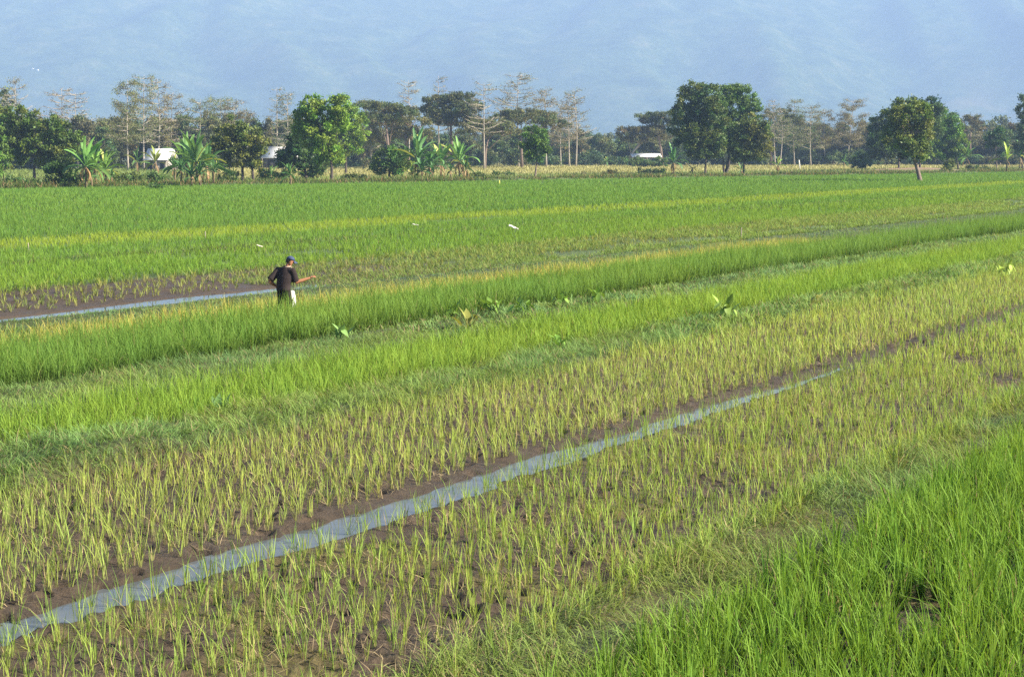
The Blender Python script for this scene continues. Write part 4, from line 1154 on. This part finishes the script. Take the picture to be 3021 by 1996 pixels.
# ------------------------------------------------------------------ the farmer
M_SKIN = plain("skin", (.36, .165, .085), .5, .35, .06, 12)
M_SHIRT = plain("dark_shirt", (.030, .022, .022), .85, .15, .3, 7, .3)
M_TROU = plain("dark_trousers", (.022, .018, .018), .85, .15, .25, 8, .3)
M_CAP = plain("blue_cap", (.045, .062, .125), .75, .2, .12, 20)
M_HAIR = plain("black_hair", (.012, .010, .009), .6, .4)
M_COLLAR = plain("pale_strap", (.48, .38, .30), .8)
M_SACK = plain("white_sack", (.66, .65, .60), .6, .3, .05, 14, .3)
M_EYE = plain("eye", (.05, .04, .035), .3)
def remeshed(acc, name, m, parent, vox, it=4):
    o = acc.build(name, m, parent, smooth=True)
    md = o.modifiers.new("skin", 'REMESH'); md.mode = 'VOXEL'; md.voxel_size = vox; md.use_smooth_shade = True
    sm = o.modifiers.new("smooth", 'SMOOTH'); sm.factor = .5; sm.iterations = it
    return o
def farmer():
    z0 = hz1(MANX, MANY)
    e = empty("person", (MANX, MANY, z0), "farmer in dark T-shirt and blue cap, right arm stretched out, standing in tall rice", "person")
    fa = R(34)
    f = np.array((math.sin(fa), math.cos(fa), 0)); r = np.array((math.cos(fa), -math.sin(fa), 0)); up = np.array((0, 0, 1.))
    def p(a, b_, c): return r * a + f * b_ + up * c          # right, forward, up in body axes
    pel = p(0, 0, .83); chest = p(0.0, .05, 1.13) + (.02, 0, 0); neckb = p(.01, .09, 1.335) + (.03, 0, 0)
    head = np.array((.165, .09, 1.475))
    shR = p(.205, .08, 1.262) + (.02, 0, 0); elR = np.array((.30, .02, .965)); wrR = np.array((.635, .08, 1.07))
    shL = p(-.20, .06, 1.262); elL = np.array((-.345, .02, 1.00)); wrL = np.array((-.20, .20, .86))
    hf = np.array((.83, .40, -.38)); hf /= np.linalg.norm(hf)   # face direction: to the right, downwards
    hl = np.cross(up, hf); hl /= np.linalg.norm(hl); hu = np.cross(hf, hl)
    def hd(a, b_, c): return head + hf * a + hl * b_ + hu * c
    b_ = Acc()
    tube(b_, [pel - up * .06, pel, p(0, .02, .98), chest, p(0, .08, 1.24) + (.02, 0, 0), neckb], [(.13, .10), (.155, .115), (.135, .10), (.16, .11), (.14, .09), (.06, .06)], 14, None, f)
    tube(b_, [neckb - up * .05, neckb + (.02, 0, .05), head - hu * .06 - hf * .02], [.062, .056, .055], 10)
    tube(b_, [hd(-.02, 0, -.10), hd(0, 0, -.085), hd(0, 0, -.04), hd(-.005, 0, .02), hd(-.01, 0, .07), hd(-.01, 0, .11)], [(.05, .05), (.062, .072), (.072, .088), (.078, .098), (.07, .085), (.03, .04)], 14, None, hl)
    tube(b_, [hd(.085, 0, .02), hd(.11, 0, -.012), hd(.108, 0, -.03)], [.010, .016, .014], 7)          # nose
    tube(b_, [hd(.055, 0, -.105), hd(.08, 0, -.098)], [.028, .02], 8)                                  # chin
    tube(b_, [hd(.075, -.025, -.062), hd(.094, 0, -.06), hd(.075, .025, -.062)], [.008, .011, .008], 6)  # lips
    for s in (-1, 1):
        tube(b_, [hd(-.01, s * .076, .025), hd(-.022, s * .088, .01), hd(-.012, s * .078, -.025)], [.012, .016, .011], 7)   # ear
    for s, hip in ((1, .085), (-1, -.085)):
        stp = .06 * s
        tube(b_, [p(hip, 0, .84), p(hip, .03 + stp * .4, .64), p(hip, .05 + stp, .45), p(hip, .0 + stp, .26), p(hip, -.01 + stp, .06)], [.085, .075, .055, .052, .036], 10)
        tube(b_, [p(hip, -.05 + stp, .03), p(hip, .05 + stp, .035), p(hip + .01 * s, .17 + stp, .02)], [.034, .038, .022], 8)
    def arm(s, e_, w):
        tube(b_, [s, s * .5 + e_ * .5, e_], [.056, .052, .046], 9)
        tube(b_, [e_, e_ * .6 + w * .4, w], [.050, .047, .030], 9)
    arm(shR, elR, wrR); arm(shL, elL, wrL)
    def hand(w, d, pn, th, curl):
        """w wrist, d pointing direction, pn palm normal, th thumb side"""
        d = d / np.linalg.norm(d); th = th / np.linalg.norm(th)
        tube(b_, [w, w + d * .04, w + d * .085], [(.024, .016), (.038, .016), (.036, .013)], 10, None, pn)
        for k, (off, ln) in enumerate(((.030, .072), (.010, .080), (-.010, .074), (-.029, .058))):
            c = w + d * .078 + th * off
            dd = d.copy(); q = [c]; 
            for j in range(3):
                dd = dd + pn * curl * (j + .6) * .5; dd /= np.linalg.norm(dd)
                q.append(q[-1] + dd * ln * (.42, .33, .25)[j])
            tube(b_, q, [.0095, .009, .008, .0065], 7)
        c = w + d * .025 + th * .026
        tube(b_, [c, c + th * .026 + d * .022, c + th * .034 + d * .052 + pn * .012, c + th * .03 + d * .075 + pn * .022], [.013, .011, .0095, .007], 7)
    hdir = wrR - elR
    hand(wrR, hdir + (0, 0, .02), np.array((.1, -.3, -.95)), np.array((-.2, .9, .35)), .45)
    hand(wrL, np.array((.75, .5, -.1)), np.array((.3, -.8, .2)), np.array((.1, .2, .95)), .9)
    remeshed(b_, "body", M_SKIN, e, .0062, 3)
    # T-shirt
    c = Acc()
    tube(c, [p(0, -.005, .755), p(0, 0, .80), p(0, .01, .93), p(0, .04, 1.08) + (.01, 0, 0), p(0, .07, 1.20) + (.02, 0, 0), p(0, .08, 1.295) + (.025, 0, 0), neckb + (0.005, 0, .012)],
         [(.18, .145), (.195, .155), (.188, .15), (.21, .155), (.21, .145), (.15, .11), (.078, .078)], 18, None, f)
    for s_, e_ in ((shR, elR), (shL, elL)):
        o = s_ * .1 + e_ * .9
        tube(c, [s_ * 1.0 + (p(0, .07, 1.22) - s_) * .35, s_ + (0, 0, .005), s_ * .55 + e_ * .45, o], [.088, .086, .086, .092], 12)
    remeshed(c, "shirt", M_SHIRT, e, .012, 3)
    c = Acc()
    tube(c, [p(0, 0, .78), p(0, 0, .86), p(0, .01, .92)], [(.16, .13), (.165, .13), (.15, .12)], 16, None, f)
    for s, hip in ((1, .085), (-1, -.085)):
        stp = .06 * s
        tube(c, [p(hip, 0, .86), p(hip, .03 + stp * .4, .64), p(hip, .05 + stp, .45), p(hip, .01 + stp, .28)], [.105, .095, .08, .075], 12)
    remeshed(c, "trousers", M_TROU, e, .012, 3)
    c = Acc()                                                # collar band / sling strap round the neck
    ring = [neckb + (.012, 0, .02) + p(math.cos(t_) * .078, math.sin(t_) * .082, .012 * math.sin(t_)) for t_ in np.linspace(0, 2 * math.pi, 17)]
    tube(c, ring, [.014] * 17, 6)
    c.build("collar", M_COLLAR, e, None, True)
    c = Acc()                                                # hair at the nape
    tube(c, [hd(-.075, 0, -.06), hd(-.07, 0, -.02), hd(-.045, 0, .03), hd(-.03, 0, .06)], [(.035, .055), (.05, .078), (.062, .088), (.06, .085)], 12, None, hl)
    remeshed(c, "hair", M_HAIR, e, .008, 2)
    for s in (-1, 1):
        c = Acc(); tube(c, [hd(.088, s * .032, .022), hd(.096, s * .032, .022)], [.012, .008], 8); c.build("eye", M_EYE, e, None, True)
    c = Acc()                                                # cap: dome and curved brim
    rings = []
    tube(c, [hd(-.008, 0, .035), hd(-.012, 0, .06), hd(-.014, 0, .09), hd(-.016, 0, .115), hd(-.016, 0, .13)], [(.095, .112), (.098, .114), (.088, .102), (.06, .07), (.02, .02)], 20, None, hl)
    cp_ = c.build("cap", M_CAP, e, None, True)
    c = Acc(); V = []; n = 13
    for j in range(5):
        for i in range(n):
            t_ = (i / (n - 1) - .5) * 2.1
            rad = .098 + j * .02 * math.cos(t_ * .85)
            V.append(hd(math.cos(t_) * rad + j * .004, math.sin(t_) * (.092 + j * .004), .045 - .055 * (abs(t_) / 1.05) ** 2 * (.3 + j * .15) - j * .006))
    c.add(V, [(j * n + i, j * n + i + 1, (j + 1) * n + i + 1, (j + 1) * n + i) for j in range(4) for i in range(n - 1)])
    bo = c.build("brim", M_CAP, cp_, None, True)
    md = bo.modifiers.new("thick", 'SOLIDIFY'); md.thickness = .006
    # white sack slung in front of him, strap over the neck
    s = Acc()
    sx = p(.03, .21, .0) + (.01, 0, -.03)
    tube(s, [sx + up * .36, sx + up * .40, sx + up * .52, sx + up * .66, sx + up * .76, sx + up * .80], [(.08, .08), (.125, .105), (.135, .12), (.125, .105), (.11, .075), (.10, .03)], 16, None, f)
    so_ = remeshed(s, "sack", M_SACK, None, .012, 3)
    so_.location = (MANX, MANY, z0)
    tag(so_, "white fertilizer sack hanging in front of the farmer", "sack")
    s = Acc()
    for q in (-.10, .10):
        tube(s, [sx + p(q, 0, .79), p(.04 + q * .8, .20, 1.05) + (.02, 0, 0), neckb + p(q * .8, .06, .0)], [.012, .012, .012], 6)
    s.build("strap", M_COLLAR, so_, None, True)
farmer()

# ------------------------------------------------------------------ haze
a = Acc(); box(a, (0, 0, 0), (1, 1, 1))
hzo = a.build("haze", None)
hzo.scale = (13600, 13600, 620); hzo.location = (0, 0, 616 - 310)
m = bpy.data.materials.new("haze_air"); m.use_nodes = True
t = m.node_tree; t.nodes.clear()
pv = N(t, "ShaderNodeVolumePrincipled"); out = N(t, "ShaderNodeOutputMaterial")
pv.inputs["Color"].default_value = (.325, .465, .755, 1)
pv.inputs["Density"].default_value = .00027
pv.inputs["Anisotropy"].default_value = 0.0
t.links.new(pv.outputs[0], out.inputs["Volume"])
hzo.data.materials.append(m)
tag(hzo, kind='stuff')
